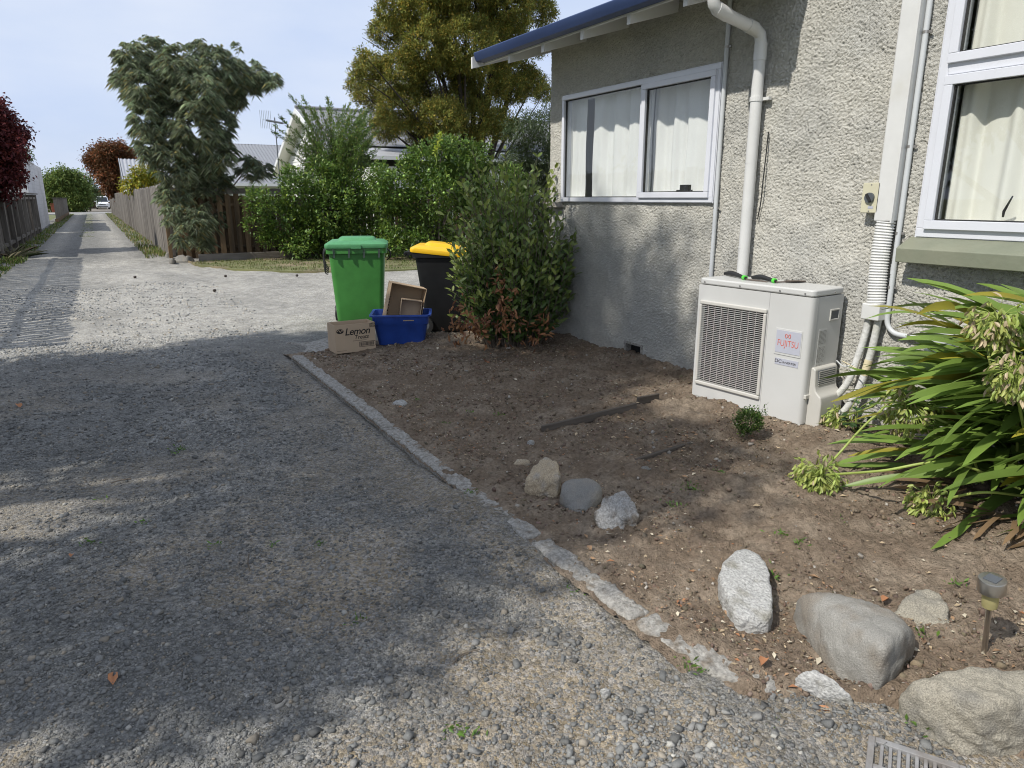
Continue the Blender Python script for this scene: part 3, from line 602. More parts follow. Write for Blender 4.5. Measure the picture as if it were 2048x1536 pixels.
# ---- downpipe
dp = [(3.665, 3.70, 2.885), (3.665, 3.70, 2.815), (3.672, 3.70, 2.775), (3.705, 3.70, 2.745), (3.76, 3.699, 2.728), (3.98, 3.694, 2.682), (4.06, 3.692, 2.664), (4.112, 3.690, 2.635), (4.128, 3.690, 2.585), (4.13, 3.690, 2.5), (4.13, 3.685, .10)]
do = MB().tube(dp, .0405, 20).build('downpipe', MATS['white_pvc'], house, smooth=True); do['label'] = 'white plastic downpipe with an elbow under the gutter'
for p, q in (((3.70, 3.70, 2.750), (3.80, 3.698, 2.72)), ((3.99, 3.694, 2.680), (4.06, 3.692, 2.664)), ((4.13, 3.69, 2.58), (4.13, 3.69, 2.47)), ((4.13, 3.69, 1.20), (4.13, 3.69, 1.19)), ((4.13, 3.69, 1.80), (4.13, 3.69, 1.79))):
    MB().tube([p, tuple((Vector(p)+Vector(q))/2), q], .0445 if abs(p[2]-q[2]) > .015 else .0415, 20).build('pipe_collar', MATS['white_pvc'], do, smooth=True)
m = MB(); m.tube([(4.13, 3.69, 2.205), (4.13, 3.69, 2.235)], .0455, 18); m.box((4.15, 3.60, 2.21), (4.178, 3.66, 2.23)); m.build('pipe_bracket', MATS['white_pvc'], do)
cp = spline([(4.178, 3.60, 2.0), (4.172, 3.598, 1.85), (4.165, 3.598, 1.66), (4.17, 3.606, 1.52), (4.18, 3.63, 1.40)], 6)
MB().tube(cp, .0045, 6).build('cable', MATS['black_rubber'], house, smooth=True)

# ------------------------------------------------------------------ curtains
def curtain(name, label, matn, x, y0, y1, z0, z1, waves, amp, seed):
    r = np.random.default_rng(seed); ny, nz = 140, 26; t = np.linspace(0, 1, ny); s = np.linspace(0, 1, nz)
    ph = t*waves*2*PI+.9*np.sin(t*7+seed)+.5*np.sin(t*17+2*seed); w = np.sin(ph)+.35*np.sin(2.3*ph+seed)
    T, Sg = np.meshgrid(t, s); Wv = np.tile(w, (nz, 1)); Xc = x+amp*Wv*(.55+.45*(1-Sg))+.004*np.sin(Sg*9+T*20)
    Yc = y0+(y1-y0)*T+.012*np.cos(np.tile(ph, (nz, 1)))*(1-Sg); Zc = z0+(z1-z0)*Sg
    i = np.arange(ny*nz).reshape(nz, ny); F = np.stack([i[:-1, :-1], i[:-1, 1:], i[1:, 1:], i[1:, :-1]], -1).reshape(-1, 4)
    o = obj(name, np_mesh(name, np.c_[Xc.ravel(), Yc.ravel(), Zc.ravel()]-np.array([x, y0, z0]), F, True), MATS[matn]); o.location = (x, y0, z0)
    sm = o.modifiers.new('thick', 'SOLIDIFY'); sm.thickness = .002
    return tag(o, label, 'curtain')
curtain('curtain', 'white pleated curtain behind the fixed pane of the wide window', 'curtain', WX+.105, 4.96, 5.82, 1.43, 2.60, 3.1, .028, 3)
curtain('curtain', 'white pleated curtain behind the opening sash of the wide window', 'curtain', WX+.115, 4.02, 5.06, 1.43, 2.60, 4.4, .028, 8)
curtain('curtain', 'white curtain drawn back against the left edge of the wide window', 'curtain', WX+.09, 5.92, 6.20, 1.43, 2.60, .8, .010, 2)
curtain('curtain', 'cream curtain in soft folds behind the tall window', 'curtain_cream', WX+.11, 1.72, 2.385, 1.22, 2.95, 3.2, .034, 5)
curtain('curtain', 'brick red curtain at the edge of the tall window', 'curtain_red', WX+.19, 1.0, 1.75, 1.22, 2.95, 4.5, .04, 6)

# ------------------------------------------------------------------ duct, conduits, switch on the wall
cd = empty('cable_duct', (4.16, 2.62, .8), 'white rectangular duct with a ribbed flexible lower end on the wall', 'duct')
MB().box((4.118, 2.572, 1.412), (WX-.001, 2.690, 2.97)).build('duct_cover', MATS['white_pvc'], cd, bevel=.01)
MB().box((4.110, 2.568, 1.405), (4.135, 2.578, 2.97)).build('duct_lip', MATS['white_pvc'], cd)
rp_ = []; rr = []
for i in range(29*4+1):
    t = i/(29*4); rp_.append((4.152-.006*t, 2.628-.045*t*(1-t)*-1.0-.012*t, 1.412-t*.50)); rr.append(.056+.0045*math.sin(i/4*2*PI))
MB().tube(rp_, rr, 20, squash=.72, frame=(1, 0, 0)).build('ribbed_hose', MATS['white_pvc'], cd, smooth=False)
MB().box((4.09, 2.555, .815), (WX-.003, 2.675, .915)).build('duct_end', MATS['white_pvc'], cd, bevel=.008)
for lab, pts, matn in (('pale insulated pipe looping nearer the heat pump from the duct', [(4.135, 2.645, .86), (4.132, 2.650, .74), (4.115, 2.668, .58), (4.09, 2.70, .40), (4.06, 2.765, .28), (4.03, 2.83, .24)], 'insulation'),
                       ('pale insulated pipe nearer the lilies with a yellow tape band', [(4.14, 2.585, .86), (4.138, 2.588, .74), (4.125, 2.602, .56), (4.10, 2.63, .36), (4.06, 2.69, .20), (4.01, 2.76, .14)], 'insulation')):
    e = empty('insulated_pipe', pts[-1], lab, 'pipe'); sp_ = spline(pts, 8); MB().tube(sp_, .022, 12).build('pipe_sleeve', MATS['insulation'], e, smooth=True)
    if 'tape' in lab: MB().tube(sp_[16:21], .0235, 12).build('tape_band', MATS['tape_yellow'], e, smooth=True)
wire = MB().tube(spline([(4.09, 2.80, .52), (4.06, 2.72, .50), (4.10, 2.66, .53)], 6), .004, 6); tag(wire.build('thin_wire', MATS['grey_conduit']), 'thin grey wire beside the pipes behind the heat pump', 'wire')
def clip(parent, y, z, ln=.035):
    m = MB(); m.tube([(4.172, y, z-.008), (4.172, y, z+.008)], .0165, 10); m.box((WX-.028, y-ln, z-.007), (WX-.018, y-.012, z+.007)); m.build('saddle_clip', MATS['steel'], parent)
c1 = empty('conduit', (4.172, 4.035, .1), 'thin pale conduit running up beside the wide window', 'conduit'); MB().tube([(4.172, 4.045, 2.98), (4.172, 4.035, .10)], .0165, 12).build('conduit_tube', MATS['grey_conduit'], c1, smooth=True)
for z in (2.62, 1.475): clip(c1, 4.043, z)
c2 = empty('conduit', (4.172, 2.55, .7), 'thin pale conduit bending to a small box under the green sill', 'conduit')
pb = [(4.172, 2.556, 2.97), (4.172, 2.550, 1.2), (4.172, 2.548, .86)]+[(4.172, 2.548-.09*(1-math.cos(t)), .83-.09*math.sin(t)) for t in np.linspace(0, PI/2, 8)]+[(4.172, 2.40, .738), (4.172, 2.26, .733)]
MB().tube(pb, .0155, 12).build('conduit_tube', MATS['grey_conduit'], c2, smooth=True); MB().tube([(4.172, 2.552, 1.10), (4.172, 2.552, 1.16)], .016, 12).build('coupling', MATS['grey_conduit'], c2, smooth=True)
for z in (2.45, 1.84, 1.345, 1.02): clip(c2, 2.554, z)
MB().box((4.155, 2.385, .722), (4.188, 2.40, .755)).build('saddle_clip', MATS['steel'], c2)
MB().box((4.12, 2.10, .68), (WX-.004, 2.27, .79)).build('junction_box', MATS['grey_conduit'], c2, bevel=.006)
sw = empty('isolator_switch', (4.12, 2.72, 1.46), 'cream isolator switch with a grey rotary knob beside the duct', 'switch')
MB().box((4.135, 2.675, 1.465), (WX-.003, 2.782, 1.637)).build('back_box', MATS['switch_cream'], sw, bevel=.005); MB().box((4.118, 2.672, 1.462), (4.1345, 2.785, 1.640)).build('face_plate', MATS['switch_cream'], sw, bevel=.004)
MB().lathe([(.030, -.014), (.030, 0)], (4.117, 2.728, 1.552), 24, 0).build('knob', MATS['grey_conduit'] if False else MATS['dark_grey_plastic'], sw, smooth=True)
kb_ = MB(); kb_.box((-.012, -.006, -.026), (.0, .006, .026), Matrix.Translation((4.103, 2.728, 1.552)) @ Matrix.Rotation(math.radians(-35), 4, 'X')); kb_.build('knob_bar', MATS['black_rubber'], sw)
MB().box((4.1165, 2.70, 1.487), (4.1185, 2.735, 1.502)).build('label_plate', MATS['badge_silver'], sw)
for z in (1.472, 1.628): MB().lathe([(.004, -.002), (.004, .001)], (4.118, 2.728, z), 8, 0).build('screw', MATS['steel'], sw)

# ------------------------------------------------------------------ text
def text_mesh(s, size, extr=.0004, shear=0.0, spacing=1.0, offset=0.0):
    cu = bpy.data.curves.new('text', 'FONT'); cu.body = s; cu.size = size; cu.extrude = extr; cu.shear = shear; cu.space_character = spacing; cu.align_x = 'CENTER'; cu.align_y = 'CENTER'; cu.offset = offset
    o = bpy.data.objects.new('text', cu); COL.objects.link(o); bpy.context.view_layer.update()
    me = bpy.data.meshes.new_from_object(o.evaluated_get(bpy.context.evaluated_depsgraph_get())); bpy.data.objects.remove(o); bpy.data.curves.remove(cu); return me
def put_text(name, s, size, matn, parent, M, **k):
    me = text_mesh(s, size, **k); me.transform(M); me.materials.clear(); return obj(name, me, MATS[matn], parent)
FRONT = Matrix(((1, 0, 0, 0), (0, 0, 1, 0), (0, 1, 0, 0), (0, 0, 0, 1)))       # text plane -> local x,z plane facing -y
FRONT = Matrix.Rotation(PI/2, 4, 'X')

# ------------------------------------------------------------------ heat pump outdoor unit
ac = empty('heat_pump', (3.715, 3.70, .112), 'cream heat pump outdoor unit with a square fan grille by the wall', 'heat pump', rz=math.atan2(-.996, .09)); ac.scale = (1, 1.15, 1.047)
AW, AD, AH = .90, .30, .845
def ab(name, lo, hi, m_='cream_metal', bev=.004, p=ac): return MB().box(lo, hi).build(name, MATS[m_], p, bevel=bev, local=True)
def rr_prism(x0, x1, y0, y1, r, z0, z1, n=6):
    poly = []
    for cx, cy, a0 in ((x1-r, y1-r, 0), (x0+r, y1-r, PI/2), (x0+r, y0+r, PI), (x1-r, y0+r, 1.5*PI)):
        for k in range(n+1): t = a0+PI/2*k/n; poly.append((cx+r*math.cos(t), cy+r*math.sin(t)))
    return MB().prism(poly, 2, z0, z1)
# casing around a real fan opening
cs = MB(); gx0, gx1, gz0, gz1 = .045, .565, .125, .675
cs.box((.0, .0, .012), (gx0, .02, .80)); cs.box((gx0, .0, .012), (gx1, .02, gz0)); cs.box((gx0, .0, gz1), (gx1, .02, .80)); cs.box((gx1, .0, .012), (.589, .02, .80))
cs.build('front_panel', MATS['cream_metal'], ac, local=True)
sp_ = MB(); r = .028; poly = [(.5905, 0), (AW-r, 0)]+[(AW-r+r*math.sin(t), r-r*math.cos(t)) for t in np.linspace(.2, PI/2, 6)]+[(AW, .052), (AW-.012, .052), (AW-.012, r), (AW-r, .012), (.5905, .012)]
sp_.prism(poly, 2, .012, .80); sp_.build('service_panel', MATS['cream_metal'], ac, local=True, smooth=True)
ab('side_panel', (AW-.013, .054, .012), (AW-.001, AD, .80), bev=.002); ab('side_panel', (.0005, .021, .012), (.012, AD, .80), bev=.002); ab('back_panel', (.013, AD-.012, .012), (AW-.0135, AD-.001, .80), bev=.0)
ab('base_tray', (.004, .004, -.02), (AW-.006, AD-.004, .0115), bev=.003)
to = rr_prism(-.002, AW+.002, -.002, AD+.002, .03, .803, AH).build('top_cover', MATS['cream_metal'], ac, bevel=.012, local=True, seg=3)
for x, y in ((.05, -.0035), (.35, -.0035), (.66, -.0035), (.84, -.0035)): MB().lathe([(.006, -.001), (.005, .0015)], (x, y, .82), 10, 1).build('screw', MATS['steel'], ac, local=True)
MB().lathe([(.006, -.0015), (.005, .001)], (AW+.003, .20, .82), 10, 0).build('screw', MATS['steel'], ac, local=True)
ab('cavity_shade_panel', (.02, .20, .10), (.585, .21, .70), 'dark_void', 0)  # black panel painted as the shade behind the grille
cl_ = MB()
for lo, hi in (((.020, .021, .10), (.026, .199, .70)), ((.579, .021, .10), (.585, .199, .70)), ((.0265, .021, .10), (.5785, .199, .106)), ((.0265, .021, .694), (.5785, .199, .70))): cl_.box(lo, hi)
cl_.build('cavity_shade_lining', MATS['dark_void'], ac, local=True)  # black boards added so the sunlit fan cavity still looks shaded
fan = MB(); fan.lathe([(.06, .12), (.06, .17)], (.305, 0, .40), 20, 1)
for k in range(3):
    a0 = k*2*PI/3; V = []
    for rr0 in (.05, .14, .24):
        for dt, dy in ((-.45, .12), (0, .145), (.45, .17)): V.append((.305+rr0*math.cos(a0+dt), dy, .40+rr0*math.sin(a0+dt)))
    fan.raw(V, [(0, 1, 4, 3), (1, 2, 5, 4), (3, 4, 7, 6), (4, 5, 8, 7)])
fan.build('fan', MATS['black_rubber'], ac, local=True)
gf = MB(); gy = -.016
for lo, hi in (((.028, gy, .103), (.583, .0, .130)), ((.028, gy, .668), (.583, .0, .697)), ((.028, gy, .130), (.048, .0, .668)), ((.560, gy, .130), (.583, .0, .668))): gf.box(lo, hi)
gfo = gf.build('grille_frame', MATS['cream_plastic'], ac, bevel=.008, local=True)
gs = MB()
for i in range(42): z = .135+i*.01275; gs.box((.048, -.009, z), (.560, -.005, z+.0036))
so = gs.build('grille_slats', MATS['grille_metal'], gfo, local=True); so['kind'] = 'stuff'
gv = MB()
for i in range(1, 9): gv.box((.048+i*.0569, -.0115, .130), (.048+i*.0569+.0025, -.0095, .668))
go_ = gv.build('grille_wires', MATS['grille_metal'], gfo, local=True); go_['kind'] = 'stuff'
bd = ab('name_badge', (.660, -.0035, .425), (.852, -.0003, .590), 'cream_metal', .003); ab('badge_face', (.668, -.0055, .440), (.846, -.0036, .580), 'badge_silver', .0, bd)
put_text('lettering', 'FUJITSU', .050, 'print_red', bd, Matrix.Translation((.757, -.0062, .500)) @ FRONT @ Matrix.Diagonal((.92, 1.15, 1, 1)), spacing=.98, offset=-.0006)
lp = []
for t in np.linspace(0, 2*PI, 34)[:-1]: lp.append((.7535+.019*math.sin(t), -.0066, .549+.0125*math.sin(t)*math.cos(t)*2))
lp.append(lp[0]); MB().tube(lp, .0016, 5, caps=False).build('logo_loop', MATS['print_red'], bd, local=True)
ds = ab('inverter_sticker', (.672, -.0022, .362), (.842, -.0003, .402), 'badge_silver', 0)
put_text('lettering', 'DC', .034, 'print_black', ds, Matrix.Translation((.697, -.0030, .383)) @ FRONT @ Matrix.Diagonal((1.1, .9, 1, 1))); put_text('lettering', 'INVERTER', .020, 'print_black', ds, Matrix.Translation((.778, -.0030, .380)) @ FRONT @ Matrix.Diagonal((1.1, .9, 1, 1)))
# side: recessed handle, rating plate, valve cover
hd = MB()
for lo, hi in (((AW-.002, .175, .705), (AW+.006, .265, .715)), ((AW-.002, .175, .645), (AW+.006, .265, .655)), ((AW-.002, .175, .655), (AW+.006, .183, .705)), ((AW-.002, .257, .655), (AW+.006, .265, .705))): hd.box(lo, hi)
ho = hd.build('handle', MATS['cream_plastic'], ac, local=True, bevel=.002); ab('handle_recess', (AW-.0005, .183, .655), (AW+.001, .257, .705), 'dark_grey_plastic', 0, ho)
SIDE = Matrix.Rotation(PI/2, 4, 'Z') @ FRONT
rl = ab('rating_plate', (AW-.0008, .085, .275), (AW+.0004, .165, .60), 'cream_metal', 0)
pl_ = MB(); rnd_ = random.Random(4)
for i in range(40):
    z = .590-i*.0078
    if i in (11, 12, 26, 31): continue
    y = .090; dense = i < 11
    while y < .158:
        w = rnd_.uniform(.004, .016 if not dense else .03); pl_.box((AW+.0004, y, z-.0030), (AW+.0009, min(y+w, .160), z)); y += w+rnd_.uniform(.003, .012 if not dense else .004)
po = pl_.build('fine_print', MATS['print_grey'], rl, local=True); po['kind'] = 'stuff'
cv = MB(); pf = [(AW, 0.0), (AW+.095, 0.0), (AW+.095, .165), (AW+.088, .195), (AW+.065, .212), (AW+.048, .228), (AW+.040, .26), (AW+.034, .36), (AW+.020, .372), (AW, .372)]
cv.prism([(x, z) for x, z in pf], 1, .045, .265); cvo = cv.build('valve_cover', MATS['cream_plastic'], ac, local=True, bevel=.012, seg=3)
lv = MB(); lv.box((AW+.034, .075, .255), (AW+.0412, .235, .352)); lo_ = lv.build('louvre_opening', MATS['dark_grey_plastic'], cvo, local=True)
for i in range(8):
    z = .258+i*.012; s_ = MB(); s_.box((AW+.036, .076, z), (AW+.0445, .234, z+.0055)); s_.build('louvre', MATS['cream_plastic'], cvo, local=True)
ab('clip_tab', (AW-.03, .012, .175), (AW+.012, .050, .20), 'cream_plastic', .003, cvo)
ac_top = .112+AH*1.047
# hand tools lying on the unit
def tool(label, u0, v0, u1, v1, u2, v2, blade):
    z = ac_top+.016; p0, p1, p2 = (Vector(G(u, v, z)) for u, v in ((u0, v0), (u1, v1), (u2, v2)))
    e = empty('garden_tool', p1, label, 'tool'); mid = (p0+p1)/2+Vector((0, 0, .012)); hp = spline([p0, p0.lerp(mid, .5)+Vector((0, 0, .004)), mid, p1], 4)
    rr0 = [.011+.007*math.sin(PI*min(1, i/(len(hp)-1)*1.05)) for i in range(len(hp))]
    MB().tube([(x, y, zz-.003) for x, y, zz in hp], rr0, 10).build('grip', MATS['black_rubber'], e, smooth=True)
    a = p1.lerp(p0, .02); b_ = p1.lerp(p0, .11); MB().tube([tuple(a), tuple((a+b_)/2), tuple(b_)], .0165, 12).build('colour_band', MATS['bright_green'], e, smooth=True)
    d = (p2-p1).normalized(); s = Vector((-d.y, d.x, 0)); q = p1-Vector((0, 0, .008)); e2 = Vector((p2.x, p2.y, ac_top+.004))
    if blade:
        n_ = p1.lerp(e2, .3)-Vector((0, 0, .004)); MB().tube([tuple(q), tuple(n_)], .005, 8).build('shank', MATS['rusty_steel'], e, smooth=True)
        m = MB(); V = []
        for t, w in ((0, .008), (.25, .026), (.6, .026), (.85, .016), (1, .003)):
            c_ = n_.lerp(e2, t); V += [c_+s*w+Vector((0, 0, .008)), c_+Vector((0, 0, -.002)), c_-s*w+Vector((0, 0, .008)), c_+Vector((0, 0, -.005))]
        Fb = [(i*4+k, i*4+(k+1) % 4, i*4+4+(k+1) % 4, i*4+4+k) for i in range(4) for k in range(4)]+[(0, 1, 2, 3), (16, 17, 18, 19)]
        m.raw(V, Fb).build('blade', MATS['rusty_steel'], e)
    else:
        for sg in (-1, 1): MB().tube([tuple(q), tuple(q.lerp(e2, .4)+s*.012*sg), tuple(q.lerp(e2, .75)+s*.013*sg), tuple(e2+s*.006*sg-Vector((0, 0, .002)))], [.0045, .004, .003, .002], 6).build('tine', MATS['rusty_steel'], e, smooth=True)
tool('black handled fork with a green band, left of two tools on the heat pump', 1450, 546, 1492, 556, 1535, 560, False)
tool('black handled trowel with a green band, right of two tools on the heat pump', 1505, 554, 1552, 562, 1612, 560, True)

# ================================================================== BINS AND BOXES
def ring(w, d, r, z, n=5, cy=0.0):
    out = []
    for sx, sy, a0 in ((1, 1, 0), (-1, 1, PI/2), (-1, -1, PI), (1, -1, 1.5*PI)):
        for k in range(n+1): t = a0+PI/2*k/n; out.append((sx*(w/2-r)+r*math.cos(t), cy+sy*(d/2-r)+r*math.sin(t), z))
    return out
def loft(m, rings, cap0=True, cap1=True):
    n = len(rings[0]); V = [p for q in rings for p in q]
    F = [(i*n+k, i*n+(k+1) % n, (i+1)*n+(k+1) % n, (i+1)*n+k) for i in range(len(rings)-1) for k in range(n)]
    if cap0: F.append(tuple(range(n-1, -1, -1)))
    if cap1: F.append(tuple(range((len(rings)-1)*n, len(rings)*n)))
    return m.raw(V, F)
def wheelie_bin(name, label, loc, rz, bm_, lm_, tilt, wt, dt, wb, db, zr, slots=True):
    e = empty(name, loc, label, 'bin', 'wheelie bins by the hedge', rz)
    m = MB(); rs = [ring(wb-.03, db-.03, .04, .02), ring(wb, db, .05, .05)]
    for t in (.33, .66, 1): rs.append(ring(wb+(wt-wb)*t, db+(dt-db)*t, .06, .05+(zr-.06-.05)*t, cy=(dt-db)*t*.18))
    cy = (dt-db)*.18
    loft(m, rs); m.build('bin_body', MATS[bm_], e, local=True, smooth=True)
    m = MB(); loft(m, [ring(wt+.005, dt+.005, .06, zr-.075, cy=cy), ring(wt+.06, dt+.06, .06, zr-.065, cy=cy), ring(wt+.06, dt+.06, .06, zr, cy=cy), ring(wt+.02, dt+.02, .06, zr, cy=cy)]); m.build('rim', MATS[bm_], e, local=True, smooth=True)
    if slots:
        for x in (-.40, -.13, .13, .40):
            b = MB(); b.box((x*wt-.009, -dt/2+cy-.045, zr-.115), (x*wt-.004, -dt/2+cy-.022, zr-.01)); b.box((x*wt+.004, -dt/2+cy-.045, zr-.115), (x*wt+.009, -dt/2+cy-.022, zr-.01)); b.build('rim_clip', MATS['dark_grey_plastic'], e, local=True)
    # lid on its hinge at the back
    L = MB(); lw, ld = wt+.085, dt+.10
    loft(L, [ring(lw-.01, ld-.01, .05, -.03), ring(lw, ld, .05, -.005), ring(lw-.01, ld-.01, .06, .018), ring(lw*.86, ld*.84, .08, .048), ring(lw*.62, ld*.60, .08, .056), ring(lw*.55, ld*.54, .07, .085), ring(lw*.50, ld*.49, .06, .092)])
    M = Matrix.Translation((0, cy+ld/2-.02, zr+.028)) @ Matrix.Rotation(-tilt, 4, 'X') @ Matrix.Translation((0, -ld/2+.02, 0))
    L.v = [tuple(M @ Vector(p)) for p in L.v]; lo = L.build('lid', MATS[lm_], e, local=True, smooth=True)
    g = MB(); g.box((-.06, -ld/2-.012, -.035), (.06, -ld/2+.02, .012)); g.v = [tuple(M @ Vector(p)) for p in g.v]; g.build('lid_grip', MATS[lm_], lo, local=True, bevel=.004)
    for sx in (-1, 1):
        h = MB(); h.box((sx*wt*.30-.025, cy+dt/2+.02, zr-.05), (sx*wt*.30+.025, cy+dt/2+.13, zr-.005)); h.build('handle_bracket', MATS[bm_], e, local=True, bevel=.006)
        w = MB(); w.lathe([(.06, -.025), (.095, -.022), (.1, -.012), (.1, .012), (.095, .022), (.06, .025)], (sx*(wb/2+.035), db/2+.01, .1), 24, 0); wo_ = w.build('wheel', MATS['black_rubber'], e, local=True, smooth=True)
        w = MB(); w.lathe([(.02, -.029), (.052, -.027), (.055, .027), (.02, .029)], (sx*(wb/2+.035), db/2+.01, .1), 16, 0); w.build('hub', MATS['dark_grey_plastic'], wo_, local=True, smooth=True)
    MB().tube([(-wt*.42, cy+dt/2+.12, zr-.028), (0, cy+dt/2+.12, zr-.028), (wt*.42, cy+dt/2+.12, zr-.028)], .016, 12).build('handle_bar', MATS[bm_], e, local=True, smooth=True)
    MB().tube([(-wb/2-.02, db/2+.01, .1), (0, db/2+.01, .1), (wb/2+.02, db/2+.01, .1)], .012, 8).build('axle', MATS['steel'], e, local=True, smooth=True)
    return e
gb = wheelie_bin('wheelie_bin', 'bright green wheelie bin with a flat green lid on the gravel', (2.80, 8.66, .0), math.radians(-21), 'green_plastic', 'green_lid', 0.0, .67, .62, .56, .44, .965)
for sx, n_ in ((-1, 5), (1, 2)):                              # dark cords hanging from the rim
    for k in range(n_):
        x = sx*(.385+.006*k); y = -.12+.03*k
        MB().tube(spline([(x-sx*.03, y, .955), (x+sx*.012, y+.01, .90), (x+sx*.008, y+.03, .78-.03*k if sx < 0 else .84), (x-sx*.03, y+.03, .70-.02*k if sx < 0 else .80)], 5), .007, 6).build('cord', MATS['black_rubber'], gb, local=True, smooth=True)
bb = wheelie_bin('wheelie_bin', 'black wheelie bin with a tilted yellow lid behind the bay shrub', (3.56, 7.66, .0), math.radians(60), 'black_plastic', 'yellow_plastic', math.radians(-6), .56, .64, .46, .48, .955, False)
# blue crate
cr = empty('recycling_crate', (2.70, 6.99, .052), 'blue plastic recycling crate holding folded cardboard', 'crate', rz=math.radians(-25))
m = MB(); loft(m, [ring(.47, .31, .04, .0), ring(.48, .32, .045, .015), ring(.555, .385, .05, .215), ring(.575, .405, .05, .225), ring(.595, .425, .05, .305), ring(.64, .47, .05, .31), ring(.64, .47, .05, .325), ring(.585, .415, .05, .325), ring(.545, .375, .045, .215), ring(.46, .30, .04, .02)], True, True); m.build('crate_body', MATS['blue_plastic'], cr, local=True, smooth=True)
MB().box((.03, -.2085, .262), (.14, -.2035, .290)).build('maker_plate', MATS['cardboard'], cr, local=True)
def open_box(name, label, loc, rot, w, d, h, matn='cardboard', t=.005, cat='box'):
    e = empty(name, loc, label, cat); e.rotation_euler = rot
    MB().box((-w/2, -d/2, 0), (w/2, d/2, t)).build('base', MATS[matn], e, local=True)
    for lo, hi in (((-w/2, -d/2, t), (w/2, -d/2+t, h)), ((-w/2, d/2-t, t), (w/2, d/2, h)), ((-w/2, -d/2+t, t), (-w/2+t, d/2-t, h)), ((w/2-t, -d/2+t, t), (w/2, d/2-t, h))): MB().box(lo, hi).build('side', MATS[matn], e, local=True)
    return e
lb = open_box('cardboard_box', 'printed brown cardboard box reading Lemon Treats, open at the top', (2.12, 6.905, .045), (0, 0, math.radians(2)), .42, .235, .285, 'cardboard_pale')
fy = -.235/2-.0004
def pt(s, size, x, z, **k): put_text('print', s, size, 'print_black', lb, Matrix.Translation((x, fy, z)) @ FRONT, **k)
pt('Lemon', .100, .02, .208, shear=.25, spacing=.93, offset=.0012); pt('Treats', .058, .06, .148, shear=.25, offset=.0006); pt('IN A BOX FULL OF ZEST', .0125, .0, .115, shear=0) if False else None
m = MB(); m.lathe([(.038, -.0006), (.038, .0006)], (0, 0, 0), 24, 1); m.v = [(-.158+p[0]*1.0, fy+p[1], .222+p[2]*.62) for p in m.v]; m.build('print', MATS['print_black'], lb, local=True); put_text('print', 'Cookie', .022, 'cardboard_pale', lb, Matrix.Translation((-.158, fy-.0012, .222)) @ FRONT, shear=.2) if False else None
sw_ = MB(); sw_.tube(spline([(-.19, 0, .0), (-.17, 0, .012), (-.155, 0, -.008), (-.14, 0, .010), (-.125, 0, 0)], 4), .003, 4); sw_.v = [(p[0], fy-.0012+p[1]*.1, .222+p[2]) for p in sw_.v]; sw_.build('print', MATS['cardboard_pale'], lb, local=True)
bc = MB(); bx0, bx1, bz0, bz1 = .035, .205, .045, .098
for lo, hi in (((bx0, fy-.0004, bz0), (bx1, fy, bz0+.004)), ((bx0, fy-.0004, bz1-.004), (bx1, fy, bz1)), ((bx0, fy-.0004, bz0+.004), (bx0+.004, fy, bz1-.004)), ((bx1-.004, fy-.0004, bz0+.004), (bx1, fy, bz1-.004))): bc.box(lo, hi)
x = bx0+.012
while x < bx1-.014: w = random.uniform(.0015, .006); bc.box((x, fy-.0004, bz0+.010), (x+w, fy, bz1-.008)); x += w+random.uniform(.002, .005)
bc.build('barcode', MATS['print_black'], lb, local=True)
bc = MB()
for i in range(2):
    for lo, hi in (((.148, 0, .238+i*.024), (.212, 0, .241+i*.024)), ((.148, 0, .255+i*.024), (.212, 0, .258+i*.024)), ((.148, 0, .241+i*.024), (.151, 0, .255+i*.024)), ((.209, 0, .241+i*.024), (.212, 0, .255+i*.024))): bc.box((lo[0], fy-.0004, lo[2]), (hi[0], fy, hi[2]))
    for j in range(4): bc.box((.156+j*.014, fy-.0004, .244+i*.024), (.166+j*.014, fy, .252+i*.024))
for k in range(12): bc.box((-.03+k*.012, fy-.0004, .112), (-.03+k*.012+.009, fy, .116))
for k in range(9): bc.box((-.20+k*.011, fy-.0004, .022), (-.20+k*.011+.008, fy, .025))
bc.build('print', MATS['print_black'], lb, local=True)
# cardboard standing in the crate: the boxes lie on their sides, mouths to the camera
def face_cam_box(name, label, loc, yaw, roll, w, h, depth, matn):
    e = empty(name, loc, label, 'box'); e.rotation_euler = (Matrix.Rotation(yaw, 4, 'Z') @ Matrix.Rotation(roll, 4, 'Y')).to_euler(); t = .005
    MB().box((-w/2, depth-t, 0), (w/2, depth, h)).build('base', MATS[matn], e, local=True)
    for lo, hi in (((-w/2, 0, 0), (-w/2+t, depth-t, h)), ((w/2-t, 0, 0), (w/2, depth-t, h)), ((-w/2+t, 0, h-t), (w/2-t, depth-t, h)), ((-w/2+t, 0, 0), (w/2-t, depth-t, t))): MB().box(lo, hi).build('side', MATS[matn], e, local=True)
    return e
b1 = face_cam_box('cardboard_box', 'large brown cardboard box standing tilted in the blue crate', (2.69, 6.96, .235), math.radians(-12), math.radians(13), .38, .43, .21, 'cardboard')
for k in range(8): MB().box((-.1706, .03, .06+k*.03), (-.1700, .055 if k % 2 else .08, .075+k*.03)).build('print', MATS['print_black'], b1, local=True)
face_cam_box('cardboard_box', 'small brown cardboard tray leaning inside the larger box in the crate', (2.755, 6.92, .25), math.radians(-18), math.radians(9), .22, .26, .13, 'cardboard_pale')

